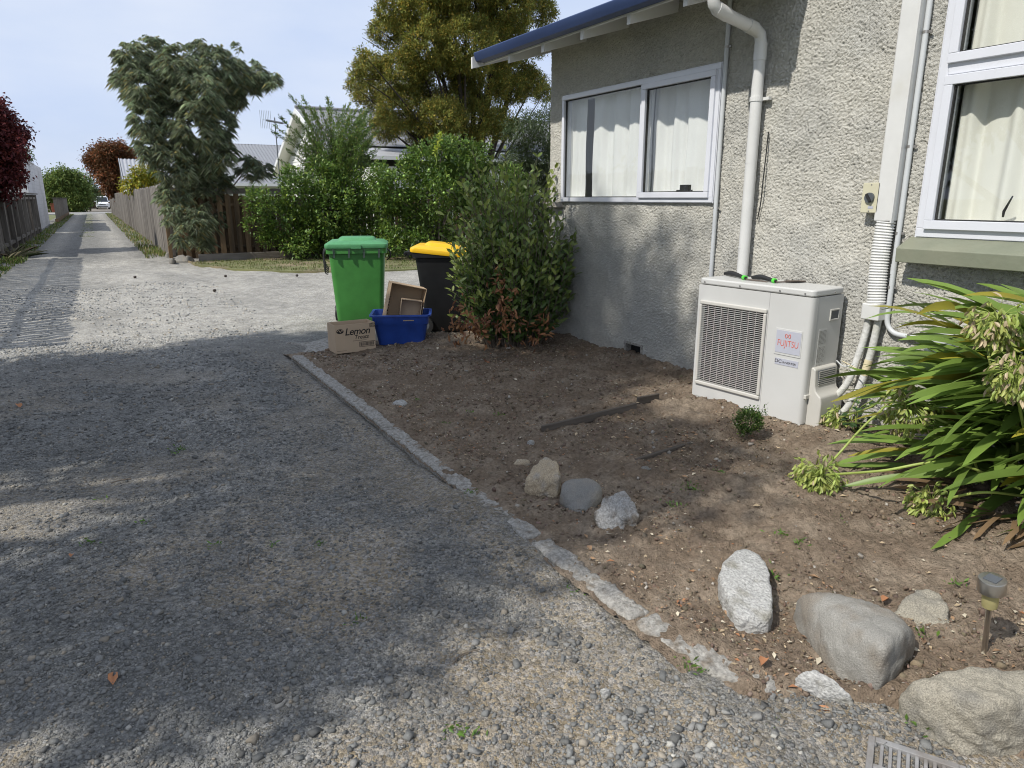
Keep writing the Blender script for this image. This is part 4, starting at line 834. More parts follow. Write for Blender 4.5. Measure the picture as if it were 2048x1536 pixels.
# ================================================================== ROCKS
def hull_planes(P):
    P = np.array(P); n = len(P); c = P.mean(0); out = []
    for i in range(n):
        for j in range(i+1, n):
            for k in range(j+1, n):
                nn = np.cross(P[j]-P[i], P[k]-P[i]); l = np.linalg.norm(nn)
                if l < 1e-9: continue
                nn /= l; d = (P-P[i])@nn
                if d.max() < 1e-7: pass
                elif d.min() > -1e-7: nn = -nn
                else: continue
                h = (P[i]-c)@nn
                if h > 1e-6 and not any(abs(h-q[1]) < 1e-6 and nn@q[0] > .9999 for q in out): out.append((nn, h))
    return c, np.array([q[0] for q in out]), np.array([q[1] for q in out])
def ico(sub):
    bm = bmesh.new(); bmesh.ops.create_icosphere(bm, subdivisions=sub, radius=1); V = np.array([v.co for v in bm.verts]); F = np.array([[v.index for v in f.verts] for f in bm.faces]); bm.free(); return unit(V), F
ICO5 = ico(6); ICO3 = ico(4)
def rock_mesh(name, pts, k, amp, scale, seed, grooves=0.0, base=None):
    c, N, H = hull_planes(pts); D, F = base or ICO5
    q = np.maximum(D@N.T, 0)/H[None]; r = (q**k).sum(1)**(-1/k)*(1+.45/k); V = D*r[:, None]
    n1 = SinNoise(seed, scale); n2 = SinNoise(seed+1, scale*.4); n3 = SinNoise(seed+2, scale*.15); g = SinNoise(seed+3, scale*1.2)
    V = V+D*(amp*(n1(V)+.45*n2(V)+.2*n3(V)))[:, None]
    if grooves: gv_ = g(V*np.array([1, 1, .5])); V = V-D*(grooves*np.exp(-(gv_/.12)**2))[:, None]
    return c, np_mesh(name, V, F, True)
def rock(label, spec, matn, k=9, amp=.004, scale=.12, seed=1, grooves=0.0, name='rock', group='rocks edging the bed', base=None):
    """spec: (u, v, z) with z the height of that outline point; every raised point also gets a foot below"""
    pts = []
    for u, v, z in spec:
        p = G(u, v, z); pts.append(p)
        if z > .02: pts.append(np.array([p[0], p[1], -.03]))
    P = np.array(pts); key = np.unique(np.round(P, 4), axis=0)+np.random.default_rng(seed).normal(0, 2e-4, np.unique(np.round(P, 4), axis=0).shape)
    c, me = rock_mesh(name, key, k, amp, scale, seed, grooves, base); o = obj(name, me, MATS[matn]); o.location = c
    return tag(o, label, 'rock', group)
def zb(u, v):
    z = .03
    for _ in range(3): g = G(u, v, z); z = bedz1(g[0], g[1])
    return z
def rk(label, pts, *a, **kw):
    """points as (u, v, height above the bed)"""
    rock(label, [(u, v, max(zb(u, v), 0)+h) if h > 0 else (u, v, zb(u, v)-.02) for u, v, h in pts], *a, **kw)
rk('tan rounded rock, leftmost of the cluster of three by the kerb', [(1049, 985, .0), (1080, 1000, .0), (1108, 1006, .0), (1050, 958, .07), (1068, 925, .11), (1088, 908, .13), (1112, 912, .13), (1124, 932, .11), (1120, 962, .07)], 'rock_tan', 9, .004, .10, 31, .006)
rk('dark grey smooth round stone in the middle of the cluster of three', [(1140, 1025, 0), (1165, 1036, 0), (1190, 1012, 0), (1116, 965, .07), (1128, 950, .10), (1160, 944, .11), (1192, 950, .10), (1212, 970, .06), (1118, 992, .04)], 'rock_grey', 6, .0025, .16, 41)
rk('marbled white and grey rock, rightmost of the cluster of three', [(1200, 1058, 0), (1222, 1073, 0), (1262, 1060, 0), (1183, 1022, .06), (1205, 995, .10), (1247, 976, .12), (1262, 990, .10), (1280, 1022, .06), (1275, 1040, .03), (1190, 1040, .02)], 'rock_white', 12, .0045, .09, 51, .008)
rk('pale slab shaped rock standing alone on the soil below the lilies', [(1465, 1252, .012), (1542, 1254, .012), (1436, 1160, .06), (1437, 1130, .07), (1458, 1102, .075), (1486, 1090, .08), (1515, 1100, .078), (1538, 1125, .075), (1546, 1160, .07), (1540, 1195, .07), (1548, 1228, .065), (1543, 1240, .06), (1475, 1236, .06), (1450, 1205, .05)], 'rock_slab', 16, .0022, .09, 61, .004)
rk('largest grey wedge shaped boulder among the near rocks', [(1700, 1378, 0), (1735, 1392, 0), (1778, 1368, 0), (1838, 1290, 0), (1583, 1200, .05), (1588, 1180, .10), (1620, 1173, .12), (1735, 1192, .13), (1800, 1222, .13), (1838, 1262, .10), (1770, 1300, .15), (1650, 1305, .04), (1820, 1250, .13)], 'rock_boulder', 13, .0026, .16, 71, .003)
rk('low tan flat rock half buried behind the big grey boulder', [(1780, 1228, .01), (1800, 1190, .045), (1842, 1168, .055), (1885, 1182, .05), (1908, 1220, .04), (1910, 1262, .008), (1850, 1272, .0)], 'rock_speckled', 9, .003, .10, 81, .004)
rk('small chalky white rock in front of the grey boulder', [(1588, 1356, .02), (1600, 1338, .05), (1632, 1338, .06), (1680, 1366, .06), (1712, 1402, .04), (1708, 1418, .015), (1680, 1430, .0), (1640, 1412, .0), (1606, 1386, .0)], 'rock_slab', 11, .0025, .07, 91, .003)
rk('broad speckled tan boulder at the lower right corner beside the drain', [(1790, 1400, .02), (1800, 1372, .06), (1850, 1345, .09), (1945, 1335, .11), (2010, 1325, .12), (2090, 1340, .12), (2130, 1420, .08), (2070, 1480, 0), (2010, 1495, 0), (1900, 1480, 0), (1845, 1455, 0), (1800, 1430, 0), (1960, 1400, .13)], 'rock_speckled', 10, .005, .16, 95, .004)
for i, (u, v, s, mt, lab) in enumerate(((1045, 928, 22, 'rock_tan', 'small flat tan stone just left of the cluster of three rocks'), (800, 808, 18, 'rock_slab', 'small pale flat stone lying in the bed near the kerb'), (810, 1246, 17, 'rock_boulder', 'lone fist sized grey stone on the open gravel'), (1292, 936, 14, 'rock_boulder', 'small brownish stone to the right of the tan rock'), (1210, 1380, 11, 'rock_slab', 'small white stone at the top of the loose gravel heap'), (1062, 882, 8, 'rock_slab', 'tiny pale pebble above the flat tan stone'))):
    rk(lab, [(u-s, v, .005), (u-s*.6, v-s*.45, .02), (u+s*.3, v-s*.55, .025), (u+s, v-s*.2, .012), (u+s*.7, v+s*.4, .0), (u-s*.5, v+s*.4, 0)], mt, 8, .001, .04, 120+i*5, 0.0, 'stone', 'single stones', ICO3)
for i, (u, v, s, lab) in enumerate(((338, 512, 10, 'grey river stone, leftmost in the pile at the fence corner'), (352, 507, 12, 'grey river stone, topmost in the pile at the fence corner'), (363, 520, 15, 'long dark river stone, nearest in the pile at the fence corner'), (344, 521, 8, 'small grey river stone low in the pile at the fence corner'), (378, 519, 11, 'dark river stone, rightmost in the pile at the fence corner'))):
    rock(lab, [(u-s, v, .03), (u-s*.6, v-s*.7, .16), (u+s*.3, v-s*.8, .17), (u+s, v-s*.2, .08), (u+s*.8, v+s*.3, 0), (u-s*.7, v+s*.3, 0)], 'rock_grey', 6, .004, .2, 150+i*5, 0.0, 'river_stone', 'stones piled at the fence corner', ICO3)

# ================================================================== SMALL THINGS ON THE GROUND
p0, p1 = G(1084, 856, .09), G(1272, 820, .10)
def plank(label, a, b, w, h, matn='edging_wood', name='timber_edging'):
    a = Vector(a); b = Vector(b); L = (b-a).length; e = obj(name, MB().box((0, -w/2, -.02), (L, w/2, h)).mesh(name), MATS[matn]); e.location = a; e.rotation_euler = (0, -math.asin((b.z-a.z)/L), math.atan2(b.y-a.y, b.x-a.x))
    bv = e.modifiers.new('bevel', 'BEVEL'); bv.width = .004; return tag(e, label, 'edging')
plank('old dark timber edging strip lying across the bed', (p0[0], p0[1], bedz1(p0[0], p0[1])), (p1[0], p1[1], bedz1(p1[0], p1[1])), .022, .036)
p2, p3 = G(1274, 816, .10), G(1316, 801, .11)
plank('short offset end of timber edging near the heat pump', (p2[0], p2[1], bedz1(p2[0], p2[1])), (p3[0], p3[1], bedz1(p3[0], p3[1])), .022, .05)
q0, q1 = G(1270, 918, .08), G(1385, 885, .09)
plank('sunken timber strip barely showing in front of the heat pump', (q0[0], q0[1], bedz1(q0[0], q0[1])-.012), (q1[0], q1[1], bedz1(q1[0], q1[1])-.012), .02, .016)
# solar garden light
lz = zb(1968, 1303); lbp = G(1968, 1303, lz); sl_ = empty('solar_light', lbp, 'stainless solar garden light on a stake beside the boulders', 'lamp'); sl_.rotation_euler = (0, math.radians(-8), math.radians(0))
MB().lathe([(.0085, -.03), (.0085, .175)], n=16).build('stake', MATS['stainless'], sl_, local=True, smooth=True)
MB().lathe([(.010, .172), (.022, .182), (.024, .20), (.0245, .235), (.022, .24)], n=20).build('lens', MATS['lamp_plastic'], sl_, local=True, smooth=True)
MB().lathe([(.004, .19), (.006, .20), (.006, .215), (.004, .22)], n=8).build('bulb', MATS['white_paint'], sl_, local=True, smooth=True)
MB().lathe([(.037, .240), (.041, .243), (.041, .283), (.039, .288), (.030, .2885)], n=28).build('cap', MATS['stainless'], sl_, local=True, smooth=True)
MB().box((-.02, -.02, .2885), (.02, .02, .2905)).build('solar_cell', MATS['dark_grey_plastic'], sl_, local=True)
# drain grate
dg = empty('drain_grate', (1.735, .80, .010), 'grey slotted drain grate set in the gravel at the bottom edge', 'drain', rz=math.radians(30)); dg.scale = (.72, .72, 1)
MB().box((-.17, -.17, -.06), (.17, .17, -.045)).build('sump', MATS['dark_void'], dg, local=True)
for lo, hi in (((-.17, -.17, -.04), (.17, -.145, .012)), ((-.17, .145, -.04), (.17, .17, .012)), ((-.17, -.145, -.04), (-.14, .145, .012)), ((.14, -.145, -.04), (.17, .145, .012)), ((-.012, -.145, -.03), (.012, .145, .011))): MB().box(lo, hi).build('frame_bar', MATS['grate_iron'], dg, bevel=.003, local=True)
for sx in (-1, 1):
    for k in range(9): y = -.132+k*.0305; MB().box((.0125 if sx > 0 else -.1395, y, -.03), (.1395 if sx > 0 else -.0125, y+.013, .009)).build('slat', MATS['grate_iron'], dg, bevel=.002, local=True)
# fallen fruit on the gravel
for lab, u, v in (('dark fallen fruit on the gravel, leftmost of four', 270, 554), ('dark fallen fruit near the lawn edge, second from left', 451, 552), ('dark fallen fruit nearest the green bin', 594, 551), ('dark fallen fruit nearest the camera, on open gravel', 429, 581)):
    g = G(u, v, .03); o = MB().lathe([(.001, -.026), (.019, -.020), (.028, -.005), (.028, .008), (.019, .021), (.003, .026)], n=14).build('fallen_fruit', MATS['fruit_dark'], smooth=True); o.location = (g[0], g[1], .03); tag(o, lab, 'fruit', 'fallen fruit')

# curled brown leaf scraps large enough to pick out
def curl_leaf(u, v, lab, s=.035, col='leaf_brown'):
    z = max(zb(u, v), 0) if G(u, v)[0] > 1.55 else .004; g = G(u, v, z+.006)
    a = random.uniform(0, 2*PI); D = np.array([[math.cos(a), math.sin(a), .2]]); me = leaf_mesh('dry_leaf', np.zeros((1, 3)), D, np.array([[0.1, .2, 1.0]]), [s*1.8], [s], np.array([[.42, .20, .10]]), fold=.35, droop=.05, rich=True)
    o = obj('dry_leaf', me, MATS['litter_attr']); o.location = g; tag(o, lab, 'leaf', 'single dry leaves')
curl_leaf(226, 1370, 'orange brown dry leaf on the gravel at the lower left'); curl_leaf(1532, 1316, 'curled brown leaf beside the buried end of the kerb'); curl_leaf(1778, 1196, 'brown leaf caught between the boulder and flat rock'); curl_leaf(1625, 1422, 'reddish dry leaf in front of the chalky white rock'); curl_leaf(145, 1108, 'small brown dry leaf far left on the gravel', .025); curl_leaf(40, 816, 'brown leaf on the shaded gravel at the left edge', .05)

# ================================================================== FENCES
def paling_meshes(w, t, h, seed, n=5):
    out = []; r = random.Random(seed)
    for i in range(n):
        a = r.uniform(-.03, .03); b = r.uniform(-.03, .03); m = MB(); ww = w*r.uniform(.94, 1.0)
        m.raw([(-t/2, -ww/2, 0), (t/2, -ww/2, 0), (t/2, ww/2, 0), (-t/2, ww/2, 0), (-t/2, -ww/2, h+a), (t/2, -ww/2, h+a), (t/2, ww/2, h+b), (-t/2, ww/2, h+b)], [(0, 3, 2, 1), (4, 5, 6, 7), (0, 1, 5, 4), (1, 2, 6, 5), (2, 3, 7, 6), (3, 0, 4, 7)]); out.append(m.mesh('paling'))
    return out
def paling_run(parent, meshes, matn, a, b, step, jit=.012, part_limit=300, name='paling'):
    """palings from a to b (x, y); the nearest as parts, the rest as one part"""
    for me in meshes:
        if not me.materials: me.materials.append(MATS[matn])
    a = Vector((*a, 0)); b = Vector((*b, 0)); L = (b-a).length; n = int(L/step); d = (b-a)/L; rz = math.atan2(d.y, d.x)-PI/2; off = woff(parent); rest = MB()
    for i in range(n):
        p = a+d*(step*(i+.5)); me = random.choice(meshes); s = random.uniform(.985, 1.015)
        M = Matrix.Translation(p-off+Vector((random.uniform(-jit, jit)*.4, 0, random.uniform(-jit, jit)))) @ Matrix.Rotation(rz+random.uniform(-.02, .02), 4, 'Z') @ Matrix.Rotation(random.uniform(-.008, .008), 4, 'X') @ Matrix.Scale(s, 4)
        if i < part_limit:
            o = obj(name, me, None, parent); o.matrix_basis = M
        else: rest.raw([M @ v.co for v in me.vertices], [tuple(f.vertices) for f in me.polygons])
    if rest.v: q = rest.build('paling_run', MATS[matn], parent, local=True); q['kind'] = 'stuff'
# right-hand lane fence
fr_ = empty('paling_fence', (1.64, 21.2, 0), 'long weathered grey paling fence down the right of the lane', 'fence')
paling_run(fr_, paling_meshes(.148, .02, 1.86, 1), 'paling_grey', (1.64, 21.3), (1.64, 85.5), .152, part_limit=230)
for z in (.35, 1.0, 1.6): MB().box((1.655, 21.3, z), (1.70, 85.5, z+.09)).build('rail', MATS['paling_grey'], fr_)
MB().box((1.575, 20.55, -.05), (1.665, 20.65, 1.68)).build('post', MATS['paling_brown'], fr_, bevel=.006)
MB().box((1.68, 20.95, -.05), (1.78, 21.05, 1.80)).build('post', MATS['paling_grey'], fr_, bevel=.006)
# cross fence behind the hedge: open palings on both faces of the rails
fx = empty('paling_fence', (5, 20.4, 0), 'dark brown open paling fence behind the hedge and tree', 'fence')
paling_run(fx, paling_meshes(.135, .02, 1.62, 2), 'paling_brown', (1.72, 20.36), (12.5, 20.36), .215, part_limit=60)
paling_run(fx, paling_meshes(.135, .02, 1.60, 3), 'paling_brown', (1.83, 20.50), (12.5, 20.50), .215, part_limit=60)
for z in (.25, 1.35): MB().box((1.7, 20.385, z), (12.5, 20.475, z+.07)).build('rail', MATS['paling_brown'], fx)
MB().box((1.7, 20.33, 1.66), (12.5, 20.53, 1.80)).build('top_rail', MATS['sleeper_wood'], fx, bevel=.004)
sb = plank('long grey timber sleeper edging between the lawn and hedge', (2.12, 19.12, .0), (12.5, 19.12, .0), .06, .20, 'sleeper_wood', name='timber_sleeper')
# left-hand lane fence: palings behind a frame of posts and rails
fl = empty('paling_fence', (-2.2, 22, 0), 'weathered grey framed fence at the left edge of the lane', 'fence')
paling_run(fl, paling_meshes(.15, .02, 1.66, 5), 'paling_grey', (-2.30, 22.6), (-2.24, 39.0), .155, part_limit=120)
for k, y in enumerate(np.arange(22.9, 39, 1.95)): MB().box((-2.285+.06*(y-22.6)/16.4, y-.05, -.05), (-2.16+.06*(y-22.6)/16.4, y+.05, 1.68)).build('post', MATS['paling_grey'], fl, bevel=.005)
for z in (.22, 1.50): MB().prism([(-2.285, 22.6), (-2.20, 22.6), (-2.14, 39.0), (-2.225, 39.0)], 2, z, z+.09).build('rail', MATS['paling_grey'], fl)
MB().prism([(-2.34, 22.5), (-2.12, 22.5), (-2.06, 39.1), (-2.28, 39.1)], 2, 1.70, 1.745).build('capping', MATS['paling_grey'], fl)
fo = empty('paling_fence', (-2.3, 15, 0), 'tall grey gapped paling fence left of the lane, nearest the camera', 'fence')
paling_run(fo, paling_meshes(.14, .02, 2.12, 6), 'paling_grey', (-2.36, 8.6), (-2.32, 22.3), .178)
for z in (.3, 1.45): MB().box((-2.42, 8.6, z), (-2.375, 22.3, z+.09)).build('rail', MATS['paling_grey'], fo)
ff = empty('paling_fence', (-2.05, 60, 0), 'far dark paling fence on the left of the lane beyond the white wall', 'fence')
paling_run(ff, paling_meshes(.15, .02, 1.5, 7), 'paling_grey', (-2.05, 53.2), (-2.0, 80), .155, part_limit=60)
MB().prism([(-2.12, 53.2), (-1.98, 53.2), (-1.93, 80), (-2.07, 80)], 2, 1.52, 1.57).build('capping', MATS['paling_grey'], ff)
MB().box((-2.12, 53.2, .1), (-1.95, 80, .28)).build('bottom_board', MATS['paling_brown'], ff)
# white block wall of the neighbour's outbuilding
bw = empty('block_building', (-4.5, 45, 0), 'white painted concrete block outbuilding against the left of the lane', 'building')
m = MB(); m.prism([(39.2, -.05), (52.9, -.05), (52.9, 3.32), (39.2, 3.24)], 0, -2.72, -2.40); m.build('block_wall', MATS['block_white'], bw)
m = MB(); m.box((-7.5, 39.3, -.05), (-2.721, 52.8, 2.6)); m.build('rear_block', MATS['block_white'], bw)
m = MB(); m.box((-2.77, 39.1, 3.245), (-2.36, 46, 3.31)); m.build('coping', MATS['block_white'], bw)
jo = MB()
for k in range(1, 16): jo.box((-2.4015, 39.25, k*.2), (-2.3985, 52.85, k*.2+.012))
for k in range(1, 33): jo.box((-2.4018, 39.2+k*.41, .0), (-2.3982, 39.212+k*.41, 3.2))
mat('mortar', (.50, .50, .50), .9, .05); jq = jo.build('block_joints', MATS['mortar'], bw); jq['kind'] = 'stuff'

# ================================================================== HOUSES BEHIND
def corr(V0, V1, V2, V3, pitch, amp, name):
    """corrugated sheet: edge V0->V1 is the ridge, V3->V2 the eave, ribs run down the slope"""
    V0, V1, V2, V3 = map(np.array, (V0, V1, V2, V3)); L = np.linalg.norm(V1-V0); n = int(L/pitch*4)+1; t = np.linspace(0, 1, n)[:, None]
    nn = unit(np.cross(V1-V0, V3-V0)); w = (amp*np.cos(np.linspace(0, L/pitch*2*PI, n)))[:, None]*nn
    A = V0+(V1-V0)*t+w; B = V3+(V2-V3)*t+w; V = np.r_[A, B]; F = [(i, i+1, n+i+1, n+i) for i in range(n-1)]
    return V, np.array(F)
def corr_part(name, parent, matn, *c, pitch=.076, amp=.014):
    V, F = corr(*c, pitch, amp, name); o = obj(name, np_mesh(name, V-np.array(woff(parent)), F, True), MATS[matn], parent); return o
wh = empty('weatherboard_house', (10, 30, 0), 'white weatherboard gable house with a grey iron roof behind the hedge', 'house')
GX, RY, RZ = 7.35, 29.53, 4.93; NE = (26.2, 3.42); FE = (34.6, 2.62)
def gz(y): return np.where(y < RY, RZ-(RY-y)*.449, RZ-(y-RY)*(RZ-FE[1])/(FE[0]-RY))
bo = MB(); k = 0
for z in np.arange(0, 4.75, .16):                              # lapped boards on the gable end
    ylo = max(26.5, RY-(RZ-.12-z)/.449) if z > 3.3 else 26.5; yhi = min(34.0, RY+(RZ-.12-z)/((RZ-FE[1])/(FE[0]-RY))) if z > 2.6 else 34.0
    if yhi-ylo < .3: break
    b = MB(); b.raw([(GX+.43, ylo, z), (GX+.43, yhi, z), (GX+.452, yhi, z+.158), (GX+.452, ylo, z+.158), (GX+.6, ylo, z), (GX+.6, yhi, z), (GX+.6, yhi, z+.158), (GX+.6, ylo, z+.158)], [(0, 1, 2, 3), (4, 7, 6, 5), (0, 4, 5, 1), (3, 2, 6, 7), (0, 3, 7, 4), (1, 5, 6, 2)]); b.build('weatherboard', MATS['weatherboard'], wh)
MB().box((GX+.6, 26.5, 0), (22, 34.0, 2.6)).build('wall', MATS['weatherboard'], wh)
MB().box((GX+1.2, 23.9, 0), (22, 26.49, 2.6)).build('wall', MATS['weatherboard'], wh)
corr_part('roof', wh, 'roof_grey', (GX, RY, RZ+.03), (24, RY, RZ+.03), (24, *NE), (GX, *NE))
corr_part('roof', wh, 'roof_grey', (GX, RY, RZ+.03), (24, RY, RZ+.03), (24, *FE), (GX, *FE))
corr_part('lean_to_roof', wh, 'roof_pale', (GX+.9, NE[0]+.1, NE[1]-.06), (24, NE[0]+.1, NE[1]-.06), (24, 23.6, 2.92), (GX+.9, 23.6, 2.92))
MB().box((GX+.9, 23.5, 2.80), (24, 23.6, 2.92)).build('gutter', MATS['weatherboard'], wh)
MB().prism([(NE[0]-.05, NE[1]-.16), (RY, RZ-.16), (RY, RZ+.02), (NE[0]-.05, NE[1]+.02)], 0, GX-.02, GX+.02).build('bargeboard', MATS['white_paint'], wh)
MB().prism([(FE[0]+.05, FE[1]-.16), (RY+.003, RZ-.16), (RY+.003, RZ+.02), (FE[0]+.05, FE[1]+.02)], 0, GX-.02, GX+.02).build('bargeboard', MATS['white_paint'], wh)
MB().tube([(GX, RY, RZ+.04), (24, RY, RZ+.04)], .09, 10).build('ridge_cap', MATS['roof_grey'], wh)
MB().prism([(FE[0]-.1, FE[1]-.12), (RY, RZ-.12), (RY, RZ-.08), (FE[0]-.1, FE[1]-.08)], 0, GX+.02, GX+.6).build('soffit', MATS['weatherboard'], wh)
# TV antenna beside it
an = empty('tv_antenna', (5.98, 27, 0), 'thin TV antenna on a mast beside the white gable', 'antenna'); mt = [tuple(PY(556, 300, 27)), tuple(PY(551, 236, 27))]
MB().tube([(5.99, 27, 1.5), (5.98, 27, 4.3)], .02, 6).build('mast', MATS['dark_grey_plastic'], an); MB().tube([(5.75, 27.25, 4.22), (6.2, 26.75, 4.10)], .035, 6).build('boom', MATS['dark_grey_plastic'], an)
for k in range(9): c_ = Vector((5.75, 27.25, 4.22)).lerp(Vector((6.2, 26.75, 4.10)), k/8); MB().tube([tuple(c_+Vector((-.16, -.14, 0))), tuple(c_+Vector((.16, .14, 0)))], .006, 4).build('element', MATS['dark_grey_plastic'], an)
for k in range(7): MB().tube([(5.55+.06*k, 27.3, 3.95), (5.55+.06*k, 27.3, 4.55)], .005, 4).build('reflector_wire', MATS['dark_grey_plastic'], an)
# long grey roof further back, and a steep one beside the lane
gh = empty('far_house', (12, 48, 0), 'far house with a long grey corrugated roof seen behind the tree', 'house')
corr_part('roof', gh, 'roof_grey', (3.5, 49, 4.85), (15, 49, 4.85), (15, 43, 2.35), (3.5, 43, 2.35), amp=.03, pitch=.2); corr_part('roof', gh, 'roof_grey', (3.5, 49, 4.85), (15, 49, 4.85), (15, 55, 2.35), (3.5, 55, 2.35), amp=.03, pitch=.2)
MB().box((4, 43.6, 0), (14.6, 54.4, 2.4)).build('wall', MATS['weatherboard'], gh); MB().box((3.6, 42.9, 2.2), (15, 43, 2.36)).build('gutter', MATS['white_paint'], gh)
sh = empty('far_shed', (3.5, 56, 0), 'far shed with a steep pale corrugated roof above the right fence', 'shed')
corr_part('roof', sh, 'roof_pale', (1.98, 56.5, 4.12), (6.5, 56.5, 4.12), (6.5, 54, 2.55), (1.98, 54, 2.55), amp=.045, pitch=.24); corr_part('roof', sh, 'roof_pale', (1.98, 56.5, 4.12), (6.5, 56.5, 4.12), (6.5, 59, 2.55), (1.98, 59, 2.55), amp=.045, pitch=.24)
MB().prism([(54.1, 0), (58.9, 0), (58.9, 2.55), (56.5, 4.05), (54.1, 2.55)], 0, 2.1, 6.4).build('wall', MATS['weatherboard'], sh); MB().prism([(53.95, 2.45), (56.5, 4.03), (56.5, 4.17), (53.95, 2.59)], 0, 1.93, 1.98).build('bargeboard', MATS['roof_pale'], sh)
yd = empty('far_carport', (2, 128, 0), 'low open carport at the far end of the lane behind the parked cars', 'carport')
MB().box((-6, 126, 2.9), (6, 132, 3.1)).build('roof', MATS['roof_pale'], yd); MB().box((-6, 131, 0), (6, 131.2, 2.9)).build('back_wall', MATS['paling_brown'], yd)
for x in (-5.8, -2, 2, 5.8): MB().box((x-.08, 126, 0), (x+.08, 126.2, 2.9)).build('post', MATS['white_paint'], yd)

# ================================================================== VEHICLES AT THE END OF THE LANE
def car(label, x, y, matn, w=1.7, h=1.78, ln=4.4, rz=0.0, grp='parked vehicles past the road'):
    e = empty('parked_car', (x, y, 0), label, 'car', grp, rz)
    def L(m, name, mt_, p=e, **k): return m.build(name, MATS[mt_], p, local=True, **k)
    rs = lambda w_, y0, y1, z: [(-w_/2, y0, z), (w_/2, y0, z), (w_/2, y1, z), (-w_/2, y1, z)]
    body = MB(); loft(body, [rs(w*.94, -ln/2+.05, ln/2-.05, .22), rs(w, -ln/2, ln/2, .42), rs(w, -ln/2+.03, ln/2, .78), rs(w*.96, -ln/2+.25, ln/2-.02, .96)]); bo_ = L(body, 'body', matn, bevel=.07, seg=3)
    cab = MB(); loft(cab, [rs(w*.95, -ln/2+.75, ln/2-.1, .955), rs(w*.80, -ln/2+1.55, ln/2-.35, h-.05), rs(w*.70, -ln/2+1.75, ln/2-.5, h)]); co_ = L(cab, 'cabin', matn, bevel=.05, seg=3)
    g = MB(); g.raw([(-w*.42, -ln/2+.86, 1.02), (w*.42, -ln/2+.86, 1.02), (w*.345, -ln/2+1.50, h-.12), (-w*.345, -ln/2+1.50, h-.12), (-w*.42, -ln/2+.80, 1.03), (w*.42, -ln/2+.80, 1.03), (w*.345, -ln/2+1.44, h-.10), (-w*.345, -ln/2+1.44, h-.10)], [(0, 3, 2, 1), (4, 5, 6, 7), (0, 1, 5, 4), (1, 2, 6, 5), (2, 3, 7, 6), (3, 0, 4, 7)]); L(g, 'windscreen', 'car_glass', co_)
    for sx in (-1, 1):
        g = MB(); g.raw([(sx*w*.462, -ln/2+1.1, 1.03), (sx*w*.462, ln/2-.4, 1.03), (sx*w*.415, ln/2-.55, h-.16), (sx*w*.415, -ln/2+1.65, h-.16), (sx*w*.485, -ln/2+1.1, 1.03), (sx*w*.485, ln/2-.4, 1.03), (sx*w*.435, ln/2-.55, h-.16), (sx*w*.435, -ln/2+1.65, h-.16)], [(0, 3, 2, 1), (4, 5, 6, 7), (0, 1, 5, 4), (1, 2, 6, 5), (2, 3, 7, 6), (3, 0, 4, 7)]); L(g, 'side_window', 'car_glass', co_)
        L(MB().box((sx*w*.36-.17, -ln/2-.015, .66), (sx*w*.36+.17, -ln/2+.12, .82)), 'headlight', 'lamp_glass', bo_, bevel=.02)
        L(MB().box((sx*w*.53-.09, -ln/2+1.0, 1.02), (sx*w*.53+.09, -ln/2+1.12, 1.16)), 'mirror', matn, bo_, bevel=.02)
        for yy_ in (-ln*.31, ln*.30):
            wl = L(MB().lathe([(.2, -.1), (.31, -.1), (.325, -.06), (.325, .06), (.31, .1), (.2, .1)], (sx*(w/2-.11), yy_, .325), 20, 0), 'wheel', 'black_rubber', smooth=True); L(MB().lathe([(.06, -.104), (.2, -.102), (.2, .102), (.06, .104)], (sx*(w/2-.11), yy_, .325), 14, 0), 'rim', 'steel', wl, smooth=True)
    L(MB().box((-w*.22, -ln/2-.012, .62), (w*.22, -ln/2+.05, .74)), 'grille', 'dark_grey_plastic', bo_); L(MB().box((-w*.36, -ln/2-.014, .34), (w*.36, -ln/2+.05, .46)), 'bumper_intake', 'dark_grey_plastic', bo_)
    return e
car('white people carrier parked facing the lane beyond the road', 1.33, 120, 'car_white')
car('dark red car parked left of the white people carrier', -2.9, 122, 'car_red', 1.75, 1.5, 4.3, math.radians(25)); car('white vehicle parked behind the white people carrier', .2, 136, 'car_white', 1.8, 2.2, 4.8, math.radians(8))
tag(MB().tube([(-4.0, 110, 0), (-3.2, 112, 2.0)], .04, 6).build('leaning_pole', MATS['dark_grey_plastic']), 'thin leaning dark pole in front of the far red car', 'pole')
for i, (x, mt_, lab) in enumerate(((-4.6, 'car_white', 'pale rubbish bin nearest the hedge at the lane end'), (-5.4, 'curtain_red', 'reddish rubbish bin left of the pale one at the lane end'))):
    m = MB(); loft(m, [ring(.42, .42, .05, 0), ring(.55, .6, .05, .9), ring(.62, .66, .05, .92), ring(.6, .64, .05, 1.0)]); o = m.build('rubbish_bin', MATS[mt_]); o.location = (x+1.6, 97, 0); tag(o, lab, 'bin', 'far rubbish bins')

